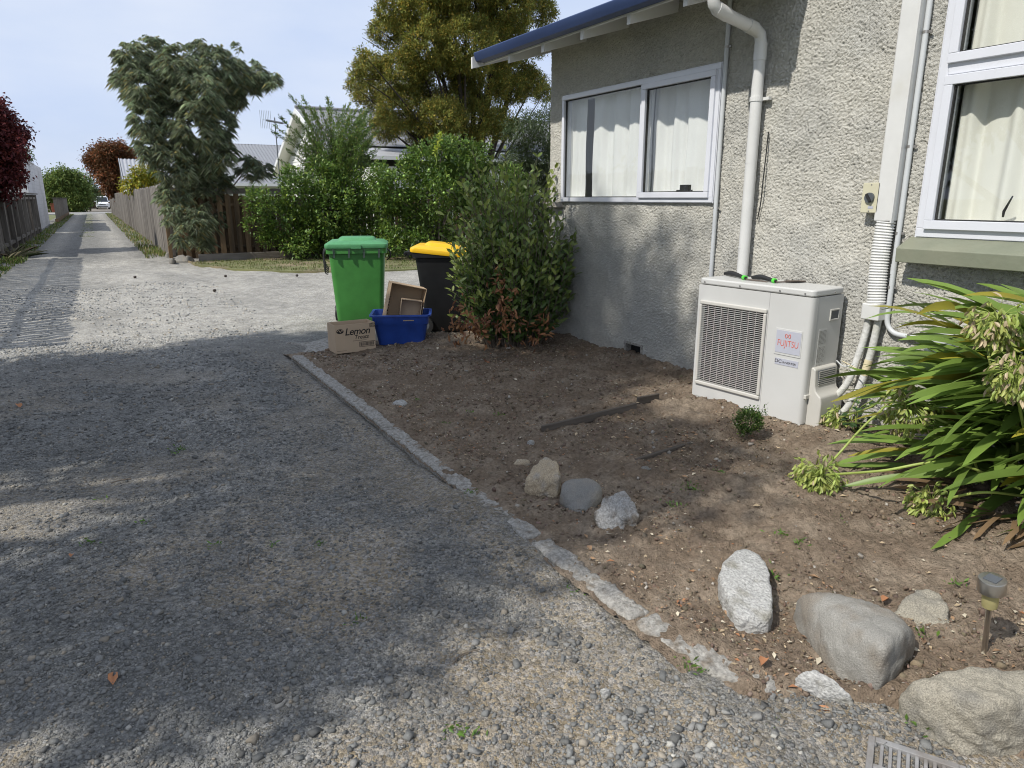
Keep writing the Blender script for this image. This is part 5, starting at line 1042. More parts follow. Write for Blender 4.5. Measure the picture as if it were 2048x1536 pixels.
# ================================================================== TREES AND SHRUBS
def proj_r(P): return float((np.array(P)-CAM)@fw)/FPX
def blobs_at(spec, Y0, depth=1.0, squash=1.0, seed=0):
    r = np.random.default_rng(seed); out = []
    for u, v, rp in spec: y = Y0+r.uniform(-depth, depth); c = PY(u, v, y); out.append((c, rp*proj_r(c)))
    return out
def clusters(blobs, per_m3, rng, inner=.35, squash=(1, 1, 1), minz=.05):
    C, O = [], []
    for c, r in blobs:
        n = max(3, int(per_m3*r*r*4)); d = rdir(n, rng); rad = r*(inner+(1-inner)*rng.random(n)**.45); p = c+d*rad[:, None]*np.array(squash); k = p[:, 2] > minz; C.append(p[k]); O.append(d[k])
    return np.concatenate(C), np.concatenate(O)
def limbs(m, base, tips, r0, rng, n=5, sides=6, wig=.12, trunk_h=.35, rtip=.008):
    """a few stems from the base that fork towards the crown's clusters"""
    base = np.array(base, float)
    for t in tips:
        t = np.array(t); d = t-base; L = np.linalg.norm(d); mid1 = base+d*np.array([.25, .25, .42])+rng.normal(0, wig*L*.3, 3); mid2 = base+d*np.array([.62, .62, .74])+rng.normal(0, wig*L*.3, 3)
        P = spline([tuple(base+rng.normal(0, r0*.4, 3)*np.array([1, 1, 0])), tuple(mid1), tuple(mid2), tuple(t)], n); k = len(P); m.tube(P, list(np.linspace(1, 0, k)**1.15*(r0*rng.uniform(.5, 1)-rtip)+rtip), sides, caps=False)
def plant(name, label, cat, base, crown_mesh, trunk_mb, leafm='leaf', barkm='bark', group=None, crown='crown'):
    e = empty(name, base, label, cat, group); off = np.array(woff(e)); crown_mesh.transform(Matrix.Translation(-Vector(off))); obj(crown, crown_mesh, MATS[leafm], e)
    if trunk_mb is not None and trunk_mb.v: trunk_mb.build('trunk', MATS[barkm], e, smooth=True)
    return e
def foliage(name, C, O, per, spread, L, Wd, col, rng, outb=.6, upb=.2, droop=.15, var=.28, alt=None, p=0.0, rich=False, clump=.25, fold=.12):
    n = len(C)*per; P = np.repeat(C, per, 0)+rng.normal(0, spread, (n, 3)); D = rdir(n, rng)+np.repeat(O, per, 0)*outb+np.array([0, 0, upb]); Nn = rdir(n, rng)*.6+np.array([0, 0, 1.0])
    cl = np.repeat(1+rng.uniform(-clump, clump, (len(C), 1)), per, 0); cols = shade_cols(n, col, var, alt, p, rng)*cl
    return leaf_mesh(name, P, D, Nn, rng.uniform(.65, 1.2, n)*L, rng.uniform(.75, 1.2, n)*Wd, np.clip(cols, .003, .95), fold=fold, droop=droop, rich=rich)

# tree of drooping narrow leaves at the fence corner
rg = np.random.default_rng(51)
wt_ = [(268, 120, 34), (308, 104, 30), (350, 128, 36), (398, 118, 32), (436, 128, 34), (472, 148, 30), (252, 160, 22), (290, 180, 42), (345, 185, 46), (400, 185, 46), (450, 185, 38), (518, 152, 24), (545, 160, 13), (498, 172, 20), (292, 238, 34), (335, 255, 44), (390, 255, 44), (438, 248, 34), (300, 296, 26), (345, 325, 38), (395, 320, 40), (436, 305, 32), (345, 385, 30), (398, 385, 34), (432, 365, 30), (498, 335, 22), (528, 338, 14), (345, 430, 22), (392, 445, 28), (428, 440, 24), (405, 485, 20), (362, 470, 16)]
B = blobs_at(wt_, 19.7, .9, seed=1); C, O = clusters(B, 84, rg, .35)
tips_top = np.array([PY(u, v, 19.6+rg.uniform(-.6, .6)) for u, v in ((262, 96), (276, 92), (300, 82), (312, 78), (358, 98), (392, 92), (405, 90), (430, 100), (470, 88), (480, 100), (506, 122), (556, 158), (232, 150), (244, 120), (520, 130))]); C = np.r_[C, tips_top]; O = np.r_[O, np.tile([0, 0, 1.0], (len(tips_top), 1))]
per = 30; n = len(C)*per; az = rg.uniform(0, 2*PI, n); el = rg.uniform(.1, 1.35, n); D = np.c_[np.cos(az)*np.cos(el), np.sin(az)*np.cos(el), np.sin(el)]+np.repeat(O, per, 0)*.35
cols = shade_cols(n, (.29, .34, .215), .42, (.38, .34, .15), .08, rg)*np.repeat(1+rg.uniform(-.3, .3, (len(C), 1)), per, 0)
me = leaf_mesh('crown', np.repeat(C, per, 0)+rg.normal(0, .03, (n, 3)), D, rdir(n, rg), rg.uniform(.10, .24, n), rg.uniform(.012, .022, n), np.clip(cols, .004, 1), fold=.1, droop=1.0)
tb = MB(); tp = [PY(u, v, 19.7) for u, v in ((470, 230), (500, 175), (440, 200), (400, 180), (350, 190), (300, 200), (270, 160), (390, 300), (350, 330), (430, 320), (495, 335))]
limbs(tb, G(400, 507), tp, .085, rg, 6, 7, .10); limbs(tb, G(412, 507), tp[:4], .075, rg, 6, 7, .12)
plant('weeping_tree', 'tall multi-stemmed tree with drooping narrow grey green leaves at the fence corner', 'tree', G(400, 507), me, tb, 'leaf_matt', 'bark')

# big golden green conifer behind the hedge
rg = np.random.default_rng(52)
ct = [(790, 20, 36), (850, 20, 56), (930, 10, 66), (1010, 20, 56), (1078, 22, 34), (772, 66, 34), (850, 90, 60), (930, 90, 66), (1010, 80, 56), (1066, 92, 28), (742, 138, 32), (714, 150, 16), (800, 150, 54), (880, 170, 64), (960, 160, 60), (1030, 150, 40), (738, 192, 32), (708, 172, 12), (800, 220, 48), (880, 240, 52), (950, 240, 48), (1022, 178, 36), (772, 255, 32), (846, 276, 34), (1002, 248, 34), (930, 296, 28), (1068, 168, 28), (1086, 190, 20), (730, 112, 14), (900, -60, 90), (1000, -60, 80), (830, -40, 56), (950, -150, 90), (1080, -60, 50)]
B = blobs_at(ct, 24, 1.6, seed=2); C, O = clusters(B, 84, rg, .35, (1, 1, .85)); O2 = unit(O*np.array([1, 1, .35])+np.array([0, 0, .1]))
f1 = foliage('crown', C, O2, 42, .075, .115, .035, (.23, .245, .06), rg, .7, .25, .05, .35, (.44, .33, .07), .18, clump=.42)
tb = MB(); tp = [c for c, r in B]; limbs(tb, PY(945, 470, 24)*np.array([1, 1, 0]), tp, .16, rg, 6, 6, .08)
wv = np.array([PY(u, v, 24+rg.uniform(-.6, .6)) for u, v in ((690, 158), (686, 160), (704, 98), (735, 42), (752, 15), (698, 205), (1100, 40), (1094, 30), (725, 75), (712, 222))]); limbs(tb, PY(850, 150, 24), wv, .04, rg, 5, 5, .1)
plant('conifer_tree', 'large golden green conifer rising behind the hedge', 'tree', PY(945, 470, 24)*np.array([1, 1, 0]), f1, tb, 'leaf_matt', 'bark_dark')

# dark thicket against the far corner of the house
rg = np.random.default_rng(53); B = blobs_at([(1045, 260, 34), (1075, 300, 48), (1040, 345, 44), (1100, 250, 40), (1130, 340, 60), (1075, 390, 50), (1110, 430, 50), (1010, 330, 22)], 17.5, .7, seed=3); C, O = clusters(B, 75, rg, .3)
tb = MB(); limbs(tb, PY(1085, 500, 17.5)*np.array([1, 1, 0]), [c for c, r in B], .03, rg, 5, 5)
plant('bamboo_thicket', 'dark leafy thicket between the conifer and house corner', 'shrub', PY(1085, 500, 17.5)*np.array([1, 1, 0]), foliage('crown', C, O, 26, .10, .14, .022, (.075, .105, .04), rg, .3, .2, .3, .3), tb, 'leaf', 'bark_dark')

# two citrus shrubs of the hedge
def citrus(label, spec, Y0, base, seed, dens=95, fruit=()):
    rg = np.random.default_rng(seed); B = blobs_at(spec, Y0, .45, seed=seed); C, O = clusters(B, dens, rg, .35); tb = MB(); limbs(tb, base, [c for c, r in B], .035, rg, 5, 5)
    e = plant('citrus_shrub', label, 'shrub', base, foliage('crown', C, O, 16, .07, .105, .050, (.105, .180, .036), rg, .8, .45, .12, .3, (.22, .30, .05), .22, clump=.35), tb, 'leaf', 'bark', 'citrus shrubs of the hedge')
    for u, v, y in fruit: MB().lathe([(.004, -.036), (.026, -.026), (.037, 0), (.026, .026), (.004, .036)], PY(u, v, y), 10).build('fruit', MATS['fruit_green'], e, smooth=True)
citrus('glossy green citrus shrub left in the hedge, reaching over the sleeper', [(518, 402, 28), (560, 440, 40), (600, 400, 48), (620, 458, 40), (660, 420, 54), (690, 372, 40), (720, 448, 48), (640, 352, 34), (588, 364, 28), (536, 470, 20), (680, 482, 26), (740, 400, 38), (572, 480, 20), (505, 450, 14), (760, 480, 34), (640, 490, 26), (600, 490, 22), (720, 490, 30)], 18.4, G(640, 512), 61)
citrus('glossy green citrus shrub with small green fruit, right in the hedge', [(800, 380, 54), (850, 335, 48), (900, 316, 44), (860, 400, 58), (930, 360, 54), (800, 445, 40), (870, 455, 42), (960, 420, 56), (772, 400, 30), (886, 290, 18), (955, 316, 30), (1020, 380, 44), (760, 352, 24), (790, 490, 30), (840, 490, 34), (900, 495, 34)], 17.2, G(880, 520), 62, fruit=((776, 343, 16.1), (756, 368, 16.6), (800, 390, 16.0), (858, 340, 16.0), (888, 386, 16.0), (808, 352, 16.0), (906, 378, 15.9), (870, 406, 15.9)))
# fresh lime shoot on top of it
rg = np.random.default_rng(63); C = np.array([PY(u, v, 16.6) for u, v in ((880, 268), (878, 280), (874, 292), (870, 302))])
plant('lime_shoot', 'bright yellow green young shoot topping the citrus hedge', 'shoot', PY(872, 330, 16.6), foliage('leaves', C, np.tile([0, 0, .3], (4, 1)), 16, .03, .11, .04, (.36, .42, .05), rg, .2, .1, .2, .15), MB().tube([tuple(PY(872, 330, 16.6)), tuple(PY(880, 262, 16.6))], .006, 5), 'leaf', 'stem_green', None, 'leaves')

# wispy arching shrub in front of the white gable
rg = np.random.default_rng(64); tb = MB(); P = []; D = []
base = PY(672, 400, 19.2)*np.array([1, 1, 0])
tips_ = [(u, v) for u, v in ((580, 190), (604, 192), (560, 232), (548, 250), (543, 262), (575, 220), (655, 196), (662, 206), (690, 210), (700, 206), (640, 215), (730, 235), (745, 250), (755, 262), (760, 295), (752, 310), (610, 235), (590, 260), (600, 290), (575, 300), (560, 320))]+[(rg.uniform(600, 750), rg.uniform(215, 330)) for _ in range(80)]
for u, v in tips_:
    t = PY(u, v, 19.2+rg.uniform(-.7, .7)); b = base+np.r_[rg.normal(0, .14, 2), 0]; m1 = b+(t-b)*np.array([.2, .2, .5])+rg.normal(0, .08, 3); m2 = b+(t-b)*np.array([.6, .6, .85]); path = spline([tuple(b), tuple(m1), tuple(m2), tuple(t)], 10); tb.tube(path, list(np.linspace(.010, .003, len(path))), 4, caps=False)
    A = np.array(path); k = 230; tt = rg.uniform(.36, 1, k)**.75; idx = tt*(len(A)-1); i0 = np.minimum(idx.astype(int), len(A)-2); f = (idx-i0)[:, None]; q = A[i0]*(1-f)+A[i0+1]*f; sc = (1-.85*tt[:, None]); P.append(q+rg.normal(0, .10, (k, 3))*sc); D.append(unit(A[i0+1]-A[i0])+rg.normal(0, .6, (k, 3)))
C, O = clusters(blobs_at([(660, 300, 52), (700, 280, 42), (630, 325, 40), (690, 340, 46), (650, 350, 44), (625, 285, 24), (720, 320, 30)], 19.2, .4, seed=9), 90, rg, .3); P.append(np.repeat(C, 14, 0)+rg.normal(0, .07, (len(C)*14, 3))); D.append(rdir(len(C)*14, rg)+np.array([0, 0, .7]))
P = np.concatenate(P); D = np.concatenate(D); n = len(P)
plant('arching_shrub', 'wispy green shrub with arching shoots in front of the white gable', 'shrub', base, leaf_mesh('crown', P, D, rdir(n, rg), rg.uniform(.04, .085, n), rg.uniform(.016, .028, n), shade_cols(n, (.125, .20, .04), .35, (.30, .28, .05), .05, rg)), tb, 'leaf', 'bark')

# maple, distant trees and the yellow shrub
def simple_tree(name, label, spec, Y0, base, col, alt, p, seed, L=.16, Wd=.09, dens=60, per=22, depth=.9, mt='leaf_matt', r0=.1, spread=.14, **k):
    rg = np.random.default_rng(seed); B = blobs_at(spec, Y0, depth, seed=seed); C, O = clusters(B, dens, rg, .3); tb = MB(); limbs(tb, base, [c for c, r in B], r0, rg, 5, 6)
    plant(name, label, 'tree' if 'shrub' not in name else 'shrub', base, foliage('crown', C, O, per, spread, L, Wd, col, rg, .5, .1, .3, .3, alt, p, **k), tb, mt, 'bark_dark')
simple_tree('maple_tree', 'dark red leaved maple over the fence at the left edge', [(0, 215, 14), (5, 250, 30), (28, 262, 24), (-30, 240, 50), (14, 300, 34), (20, 345, 28), (-20, 320, 50), (10, 375, 22), (40, 310, 12), (-60, 290, 60), (50, 258, 6), (-40, 370, 40)], 25, (-3.6, 25.5, 0), (.11, .03, .032), (.20, .05, .04), .25, 71, .13, .07, 70, 22, .6, spread=.09)
simple_tree('copper_tree', 'rounded copper brown tree above the right fence far down the lane', [(190, 316, 18), (215, 305, 20), (240, 308, 20), (258, 320, 14), (200, 335, 16), (225, 330, 24), (245, 340, 20), (220, 355, 18), (238, 365, 20), (222, 378, 10), (245, 385, 14), (214, 372, 8)], 66, (2.6, 66, 0), (.14, .075, .035), (.24, .085, .035), .3, 72, .20, .12, 44, 30, 1.0, spread=.22)
simple_tree('rounded_tree', 'mid green rounded tree at the far left end of the lane', [(112, 372, 24), (138, 372, 22), (150, 385, 22), (120, 395, 26), (145, 360, 16), (125, 352, 14), (100, 390, 20), (155, 400, 18), (165, 378, 10)], 97, (-2.5, 97.5, 0), (.13, .19, .05), (.2, .25, .06), .3, 73, .30, .16, 20, 40, 1.5, spread=.30)
simple_tree('feathery_tree', 'pale feathery tree to the right of the rounded one at the lane end', [(168, 365, 12), (178, 360, 10), (172, 385, 14), (185, 378, 9), (160, 350, 7), (186, 392, 9)], 104, (-.2, 104, 0), (.12, .17, .07), (.17, .22, .10), .3, 74, .4, .14, 10, 18, 1.2, spread=.4)
simple_tree('yellow_shrub', 'sunny yellow green shrub above the right fence beside the tree', [(262, 366, 12), (278, 355, 14), (294, 348, 16), (285, 368, 14), (302, 362, 14), (252, 372, 9)], 36, (2.4, 36, 0), (.22, .24, .03), (.38, .30, .03), .35, 75, .16, .08, 60, 18, .5, spread=.12, r0=.04)
simple_tree('dark_shrub', 'low dark green shrub beside the far rubbish bins', [(140, 415, 8), (155, 420, 9), (165, 415, 8), (148, 424, 7)], 99, (-1.6, 99, 0), (.06, .09, .02), (.12, .12, .03), .2, 76, .35, .2, 16, 20, .8, spread=.2, r0=.04)
simple_tree('hedge_shrub', 'far green hedge behind the carport at the end of the lane', [(195, 400, 8), (205, 398, 8), (215, 402, 8)], 160, (3, 160, 0), (.09, .13, .05), (.1, .14, .05), .2, 77, .6, .35, 8, 18, 1, spread=.5, r0=.05)
simple_tree('left_garden_tree', 'pale green garden tree behind the white block building', [(46, 310, 12), (40, 325, 14), (30, 320, 14), (48, 328, 8)], 58, (-4.5, 58, 0), (.10, .14, .06), (.14, .17, .07), .2, 78, .25, .1, 30, 18, 1, spread=.2)

# tall garden tree just left of the frame: its crown shades the drive and shows in the panes
rg = np.random.default_rng(81); B = [(np.array(c, float), r) for c, r in (((-3.6, 6.6, 3.6), 1.15), ((-3.2, 4.9, 4.6), 1.3), ((-3.8, 6.2, 5.6), 1.35), ((-3.0, 3.2, 4.9), 1.1), ((-3.6, 4.2, 6.3), 1.25), ((-4.2, 5.0, 7.0), 1.05), ((-3.2, 6.9, 5.0), .95), ((-3.4, 2.4, 6.1), 1.0), ((-4.4, 3.9, 8.0), 1.0), ((-3.4, 7.2, 2.5), .8), ((-2.9, 5.4, 3.3), .8), ((-3.1, 2.5, 3.6), .7), ((-3.2, 2.1, 4.7), .6), ((-3.0, 1.9, 3.6), .45), ((-4.2, 4.6, 9.7), .6), ((-4.0, 3.5, 9.3), .62), ((-4.5, 4.1, 10.3), .4))]
C, O = clusters(B, 42, rg, .2, minz=1.2); tb = MB(); limbs(tb, (-4.2, 4.9, 0), [c for c, r in B], .17, rg, 7, 8, .06)
plant('garden_tree', 'broad leafy tree left of the drive that shades the gravel', 'tree', (-4.2, 4.9, 0), foliage('crown', C, O, 15, .17, .17, .085, (.07, .12, .03), rg, .4, .1, .3, .3), tb, 'leaf', 'bark')

# bay shrub at the house corner, with dead leaves low down
rg = np.random.default_rng(91); bc0 = np.array([3.56, 6.10, .06]); tb = MB(); P = []; D = []; cols = []
def shoot(b, t, nl, col, L0=.07, start=.22):
    d = t-b; m1 = b+d*np.array([.45, .45, .4])+rg.normal(0, .03, 3); path = np.array(spline([tuple(b), tuple(m1), tuple(t)], 9)); tb.tube(path, list(np.linspace(.007, .0022, len(path))), 4, caps=False)
    tt = np.linspace(start, 1, nl)+rg.normal(0, .01, nl); idx = np.clip(tt, 0, .999)*(len(path)-1); i0 = idx.astype(int); f = (idx-i0)[:, None]; q = path[i0]*(1-f)+path[np.minimum(i0+1, len(path)-1)]*f; ax = unit(path[np.minimum(i0+1, len(path)-1)]-path[i0]); a = np.arange(nl)*2.4+rg.uniform(0, 6); side = np.c_[np.cos(a), np.sin(a), 0*a]
    P.append(q); D.append(ax*.8+side*.75+rg.normal(0, .15, (nl, 3))); young = np.clip((tt-.75)*4, 0, 1)[:, None]*rg.uniform(.2, 1); c = np.array(col)*(1+rg.uniform(-.28, .28, (nl, 1))); cols.append(c*(1-young)+np.array([.17, .20, .045])*young)
for k in range(300):
    a = rg.uniform(0, 2*PI); rr = math.sqrt(rg.random()); h = rg.uniform(.95, 1.62)*(1-.28*rr**2)*rg.uniform(.8, 1.08); b = bc0+np.array([math.cos(a)*rr*.28, math.sin(a)*rr*.25, 0]); t = bc0+np.array([math.cos(a)*rr*.62, math.sin(a)*rr*.58, h]); t[0] = min(t[0], 4.14); shoot(b, t, 24, (.066, .108, .026))
for k in range(120):
    a = rg.uniform(0, 2*PI); b = bc0+np.array([math.cos(a)*.25, math.sin(a)*.22, rg.uniform(.05, .7)]); t = b+np.array([math.cos(a)*rg.uniform(.22, .42), math.sin(a)*rg.uniform(.2, .36), rg.uniform(.15, .42)]); t[0] = min(t[0], 4.14); shoot(b, t, 14, (.050, .084, .024), .06, .3)
for k in range(46):
    u = rg.uniform(915, 1115); shoot(bc0+np.array([rg.normal(0, .12), rg.normal(0, .12), .35]), PY(u, rg.uniform(318, 400)+abs(u-1015)*.25, 6.1+rg.uniform(-.4, .3)), 26, (.072, .115, .028), start=.25)
for u, v in ((945, 300), (1010, 296), (1075, 312), (1112, 330), (1060, 345), (985, 320), (1110, 370)): shoot(bc0+np.array([0, 0, .6]), PY(u, v, 6.1+rg.uniform(-.25, .25)), 24, (.07, .11, .028), start=.3)
for u, v in ((1168, 442), (1158, 470), (1150, 500), (905, 380), (888, 430), (885, 470), (1135, 560), (905, 560)): shoot(bc0+np.array([0, 0, .45]), PY(u, v, 5.9), 20, (.07, .11, .028), start=.35)
P = np.concatenate(P); D = np.concatenate(D); cols = np.concatenate(cols); n = len(P)
be = plant('bay_shrub', 'upright bay shrub with dead brown lower leaves at the house corner', 'shrub', bc0, leaf_mesh('crown', P, D, rdir(n, rg)*.6+np.array([-.3, -.5, .8]), rg.uniform(.060, .098, n), rg.uniform(.030, .042, n), cols*1.6, fold=.16, droop=.04, rich=True), tb, 'leaf', 'bark')
C = np.concatenate([PY(u, v, y)[None]+rg.normal(0, s, (k, 3))*np.array([1, 1, 1.3]) for u, v, y, s, k in ((1000, 560, 5.75, .035, 14), (1005, 600, 5.62, .06, 26), (1010, 640, 5.6, .07, 30), (935, 640, 5.75, .07, 34), (960, 655, 5.6, .07, 30), (1090, 655, 5.55, .06, 20), (1060, 670, 5.5, .06, 14), (1000, 520, 5.85, .02, 5), (920, 660, 5.8, .05, 16))]); C[:, 2] = np.maximum(C[:, 2], .10); n = len(C)*2; Pd = np.repeat(C, 2, 0)+rg.normal(0, .02, (n, 3))
me = leaf_mesh('dead_leaves', Pd, rdir(n, rg)+np.array([0, 0, -.5]), rdir(n, rg), rg.uniform(.045, .08, n), rg.uniform(.018, .032, n), shade_cols(n, (.33, .165, .08), .35, (.20, .095, .055), .3, rg), fold=.35, droop=.1, rich=True); me.transform(Matrix.Translation(-Vector(bc0))); o = obj('dead_leaves', me, MATS['leaf_matt'], be); o['label'] = 'brown dead leaves low on the shrub'
tw = MB()
for k in range(16): p = PY(rg.uniform(920, 1110), rg.uniform(668, 690), 5.6); p[2] = bedz1(p[0], p[1])+.01; q = p+np.array([rg.normal(0, .12), rg.normal(0, .12), rg.uniform(0, .08)]); tw.tube([tuple(p), tuple((p+q)/2+np.array([0, 0, .015])), tuple(q)], .003, 4)
tw.build('dead_twigs', MATS['bark'], be)['kind'] = 'stuff'

# clipped box ball and the leafy weed by the pipes
rg = np.random.default_rng(92); c0 = G(1495, 868, .11); ctr = c0+np.array([0, 0, .085]); d = rdir(420, rg); C = ctr+d*(.045+.045*rg.random((420, 1)))*np.array([1, 1, .95]); C = C[C[:, 2] > .1]
tb = MB(); limbs(tb, c0-np.array([0, 0, .01]), [ctr+d[i]*.06 for i in range(14)], .005, rg, 4, 4, rtip=.0012); C = np.r_[C, np.array([ctr+np.array([.05, -.07, .06+.012*k]) for k in range(5)])]
plant('box_bush', 'small round clipped green bush in the soil before the heat pump', 'shrub', c0, foliage('crown', C, np.r_[unit(C-ctr)], 5, .008, .016, .009, (.062, .12, .022), rg, .9, .3, 0, .3, (.15, .22, .04), .15), tb, 'leaf', 'bark', None)
rg = np.random.default_rng(93); b0 = np.array([3.93, 2.50, bedz1(3.93, 2.50)]); tb = MB(); P = []; D = []
for u, v in ((1735, 770), (1715, 790), (1700, 815), (1745, 800), (1725, 840), (1755, 835), (1760, 870), (1705, 850)):
    t = PX(u, v, 3.95+rg.uniform(-.08, .05)); path = np.array(spline([tuple(b0), tuple((b0+t)/2+rg.normal(0, .02, 3)), tuple(t)], 6)); tb.tube(path, .0025, 4, caps=False)
    for k in range(8): q = path[int(rg.uniform(.35, 1)*(len(path)-1))]; P.append(q); D.append(np.r_[rg.normal(0, 1, 2), -.15])
P = np.array(P); n = len(P); plant('leafy_weed', 'broad leaved dark green weed growing at the foot of the pipes', 'weed', b0, leaf_mesh('leaves', P, np.array(D), rdir(n, rg)*.3+np.array([0, 0, 1]), rg.uniform(.04, .06, n), rg.uniform(.035, .05, n), shade_cols(n, (.05, .10, .035), .25, None, 0, rg), fold=.1, droop=.1, rich=True), tb, 'leaf', 'stem_green', None, 'leaves')

# ------------------------------------------------------------------ agapanthus clump
rg = np.random.default_rng(94); ag = empty('agapanthus', (3.85, 1.45, bedz1(3.85, 1.45)), 'large agapanthus clump with arching strap leaves at the right edge', 'plant')
def strap(base, az, el, L, w, droop, col, n=10, twist=.0, roll=.0):
    P = np.array(base, float); a = np.array([math.cos(az), math.sin(az)]); pts = []; e = el
    for i in range(n+1): pts.append(P.copy()); e2 = e-droop*(i/n)**1.3; P = P+np.array([a[0]*math.cos(e2), a[1]*math.cos(e2), math.sin(e2)])*L/n
    pts = np.array(pts); zmin = np.array([bedz1(p[0], p[1]) for p in pts])+.012; pts[:, 2] = np.maximum(pts[:, 2], zmin); side = np.array([-a[1], a[0], 0.0]); V = []
    for i, p in enumerate(pts):
        t = i/n; ww = w*min(1, .6+t*2.2)*(1 if t < .74 else max(.05, 1-((t-.74)/.26)**2.0)); T = unit(pts[min(i+1, n)]-pts[max(i-1, 0)]); s = side*math.cos(roll+twist*t)+np.cross(T, side)*math.sin(roll+twist*t); nrm = np.cross(s, T); nrm = nrm if nrm[2] > 0 else -nrm
        V += [p-s*ww/2+nrm*ww*.11, p, p+s*ww/2+nrm*ww*.11]
    F = [(i*3+k, i*3+k+1, i*3+4+k, i*3+3+k) for i in range(n) for k in (0, 1)]; V = np.array(V); cc = np.tile(col, (len(V), 1)); tt = np.repeat(np.arange(n+1)/n, 3)[:, None]; cc = cc*(1+.25*(tt-.5)); return V, np.array(F), cc
def add_strap(*a, **k):
    V, F, cc = strap(*a, **k); obj('leaf', np_mesh('leaf', V-np.array(woff(ag)), F, True, np.clip(cc, .01, 1)), MATS['leaf'], ag)
for k in range(430):
    a = rg.uniform(0, 2*PI); rr = .34*math.sqrt(rg.random()); bx = 3.90+rr*math.cos(a)*.6; by = 1.36+rr*math.sin(a)*1.35; az = a+rg.normal(0, .55); 
    if rg.random() < .80: az = rg.normal(math.radians(158), math.radians(38))
    bz_ = .72*rg.random()**1.1; el = rg.uniform(-.05, 1.25-.65*bz_); yel = rg.random(); col = np.array([.165, .255, .05])*rg.uniform(.7, 1.25) if yel > .10 else np.array([.42, .38, .05])*rg.uniform(.6, 1)
    L = rg.uniform(.5, .92); dr = rg.uniform(.6, 1.3)*(.45+el*.62)
    L = min(L, max(.35, (2.42-by)/max(.05, math.sin(az)*math.cos(el*.6)))) if math.sin(az) > 0 else L
    if bx+math.cos(az)*L*.8 > 4.12 and math.cos(az) > 0: L *= .5
    add_strap((bx, by, bedz1(bx, by)+bz_), az, el, L, rg.uniform(.036, .052), dr, col, twist=rg.normal(0, .22), roll=rg.choice((-1, 1))*rg.uniform(.15, .5+.7*bz_))
for k in range(46):                                           # brown thatch at the skirt
    a = rg.uniform(math.radians(90), math.radians(300)); bx = 3.68+.25*math.cos(a); by = 1.36+.34*math.sin(a); add_strap((bx, by, bedz1(bx, by)+.03), a+rg.normal(0, .4), rg.uniform(-.1, .25), rg.uniform(.2, .4), .022, .5, np.array([.24, .16, .09])*rg.uniform(.6, 1.3), n=6, twist=rg.normal(0, 1))
def stalk(pts, r=.0062):
    MB().tube(spline(pts, 8), r, 8).build('flower_stalk', MATS['stem_green'], ag, smooth=True)
def seed_head(c, d, R, n, dry=.25, sd=0):
    r = np.random.default_rng(sd); c = np.array(c, float); d = unit(np.array(d, float)); v = unit(rdir(n, r)+d*.55); L = R*r.uniform(.55, 1.0, n); E = c+v*L[:, None]; E[:, 2] = np.maximum(E[:, 2], .085+.02*r.random(n))
    m = MB()
    for e in E: mid = (c+e)/2+np.array([0, 0, .012]); m.tube([tuple(c), tuple(mid), tuple(e)], .0012, 3, caps=False)
    m.build('pedicels', MATS['stem_green'], ag)['kind'] = 'stuff'; k = 2; Pp = np.repeat(E, k, 0)+r.normal(0, .003, (n*k, 3)); Dd = np.repeat(v*.35, k, 0)+np.array([0, 0, -.8])+r.normal(0, .35, (n*k, 3))
    col = shade_cols(n*k, (.36, .42, .11), .25, (.52, .42, .27), dry, r); me = leaf_mesh('seed_head', Pp, Dd, rdir(n*k, r), r.uniform(.030, .048, n*k), r.uniform(.013, .019, n*k), col, fold=.4, rich=True); me.transform(Matrix.Translation(-woff(ag))); obj('seed_head', me, MATS['leaf'], ag)['kind'] = 'stuff'
h1 = G(1640, 950, .13); h2 = G(1862, 1006, .12); h3 = G(1672, 838, .17); h4 = PX(1820, 815, 3.42); h5 = PX(1995, 640, 3.3); h6 = PX(2030, 745, 3.2)
stalk([tuple(h1), tuple(G(1680, 905, .22)), tuple(PX(1750, 832, 3.45)), tuple(PX(1850, 770, 3.6)), (3.7, 1.55, .25)]); seed_head(h1, (-.9, .1, -.5), .14, 190, .06, 1)
stalk([tuple(h1+np.array([0, -.004, 0])), tuple(PX(1760, 942, 3.08)), tuple(PX(1900, 925, 3.25)), (3.62, 1.45, .22)])
stalk([tuple(h2), tuple(PX(1960, 985, 3.25)), (3.6, 1.42, .2)]); seed_head(h2, (-.8, .3, -.4), .12, 140, .06, 2)
stalk([tuple(h3), tuple(PX(1740, 815, 3.72)), tuple(PX(1800, 790, 3.75)), (3.75, 1.65, .3)]); seed_head(h3, (-.6, .3, -.6), .11, 110, .12, 3)
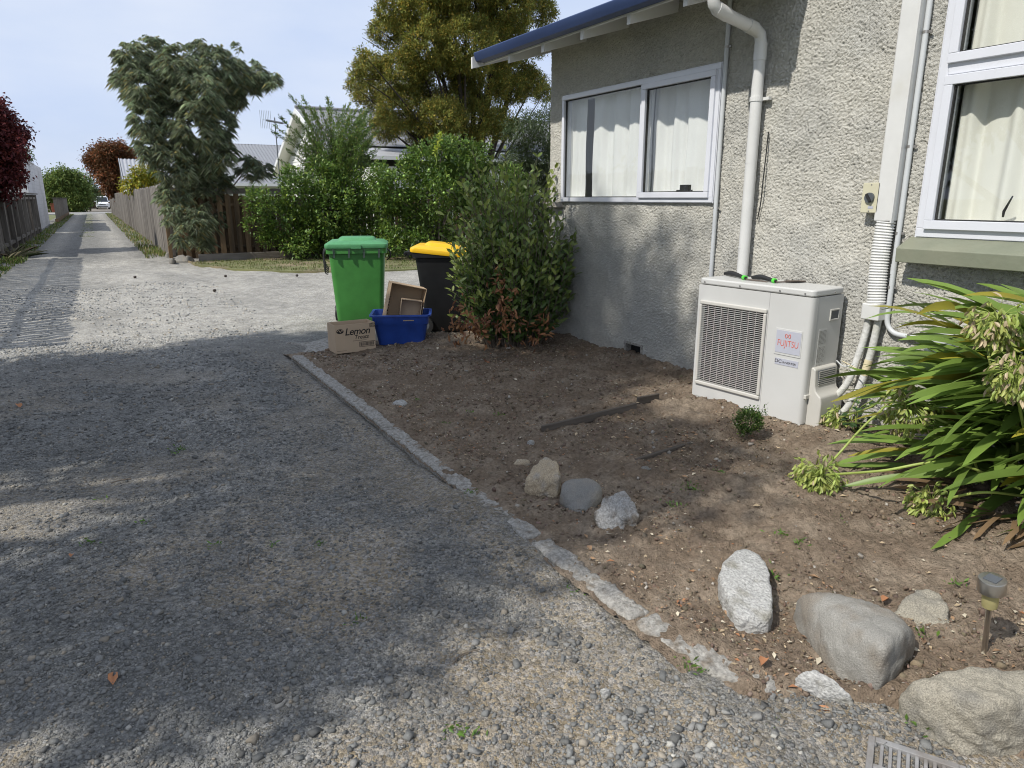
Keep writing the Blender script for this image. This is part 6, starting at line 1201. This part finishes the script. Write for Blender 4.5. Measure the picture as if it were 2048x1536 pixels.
stalk([(3.6, 1.6, .2), (3.5, 1.7, .45), tuple(h4)]); seed_head(h4, (-.4, .1, -.5), .14, 150, .3, 4)
stalk([(3.7, 1.5, .2), (3.5, 1.5, .8), tuple(h5)]); seed_head(h5, (-.2, 0, -.3), .125, 150, .35, 5)
stalk([(3.7, 1.4, .2), (3.4, 1.4, .6), tuple(h6)]); seed_head(h6, (-.2, 0, -.4), .12, 150, .38, 6)
o = MB().tube([tuple(PX(1685, 722, 4.05)), tuple(PX(1740, 752, 3.95)), tuple(PX(1812, 775, 3.85))], [.003, .004, .004], 5).build('dry_stalk', MATS['tape_yellow']); tag(o, 'dry straw stalk leaning on the pipes beside the heat pump', 'stalk')
# dry flax at the left fence foot
rg = np.random.default_rng(95); P = np.tile(np.array([-2.0, 23.2, .0]), (70, 1))+rg.normal(0, .12, (70, 3))*np.array([1, 2, 0]); n = 70
plant('dry_grass_clump', 'dry straw coloured grass clump at the foot of the left fence', 'plant', (-2.0, 23.2, 0), leaf_mesh('blades', P, np.c_[rg.normal(.3, .7, n), rg.normal(-.2, .7, n), rg.uniform(.4, 1.6, n)], rdir(n, rg), rg.uniform(.4, .9, n), np.full(n, .025), shade_cols(n, (.34, .30, .20), .3, (.12, .14, .06), .25, rg), droop=.4), None, 'leaf_matt', 'bark', None, 'blades')

# loose twigs
for i, (lab, pts) in enumerate((('thin dry stick lying on the gravel left of the rocks', ((1040, 1062), (1062, 1046), (1082, 1034))), ('dark twig on the shaded gravel left of centre', ((222, 966), (238, 961), (262, 957))), ('thin pale curved twig on the gravel below the kerb', ((905, 1328), (925, 1308), (960, 1298))), ('forked dry twig standing in the gravel at lower left', ((500, 1140), (497, 1122), (503, 1106))))):
    P = [G(u, v, .008) for u, v in pts]
    if 'standing' in lab: b = G(500, 1140, 0); P = [b, b+np.array([-.004, .01, .03]), b+np.array([.006, .02, .065])]
    tag(MB().tube(spline([tuple(p) for p in P], 5), .0035 if 'dark' in lab else .0025, 5).build('twig', MATS['bark'], smooth=True), lab, 'twig', 'loose twigs')
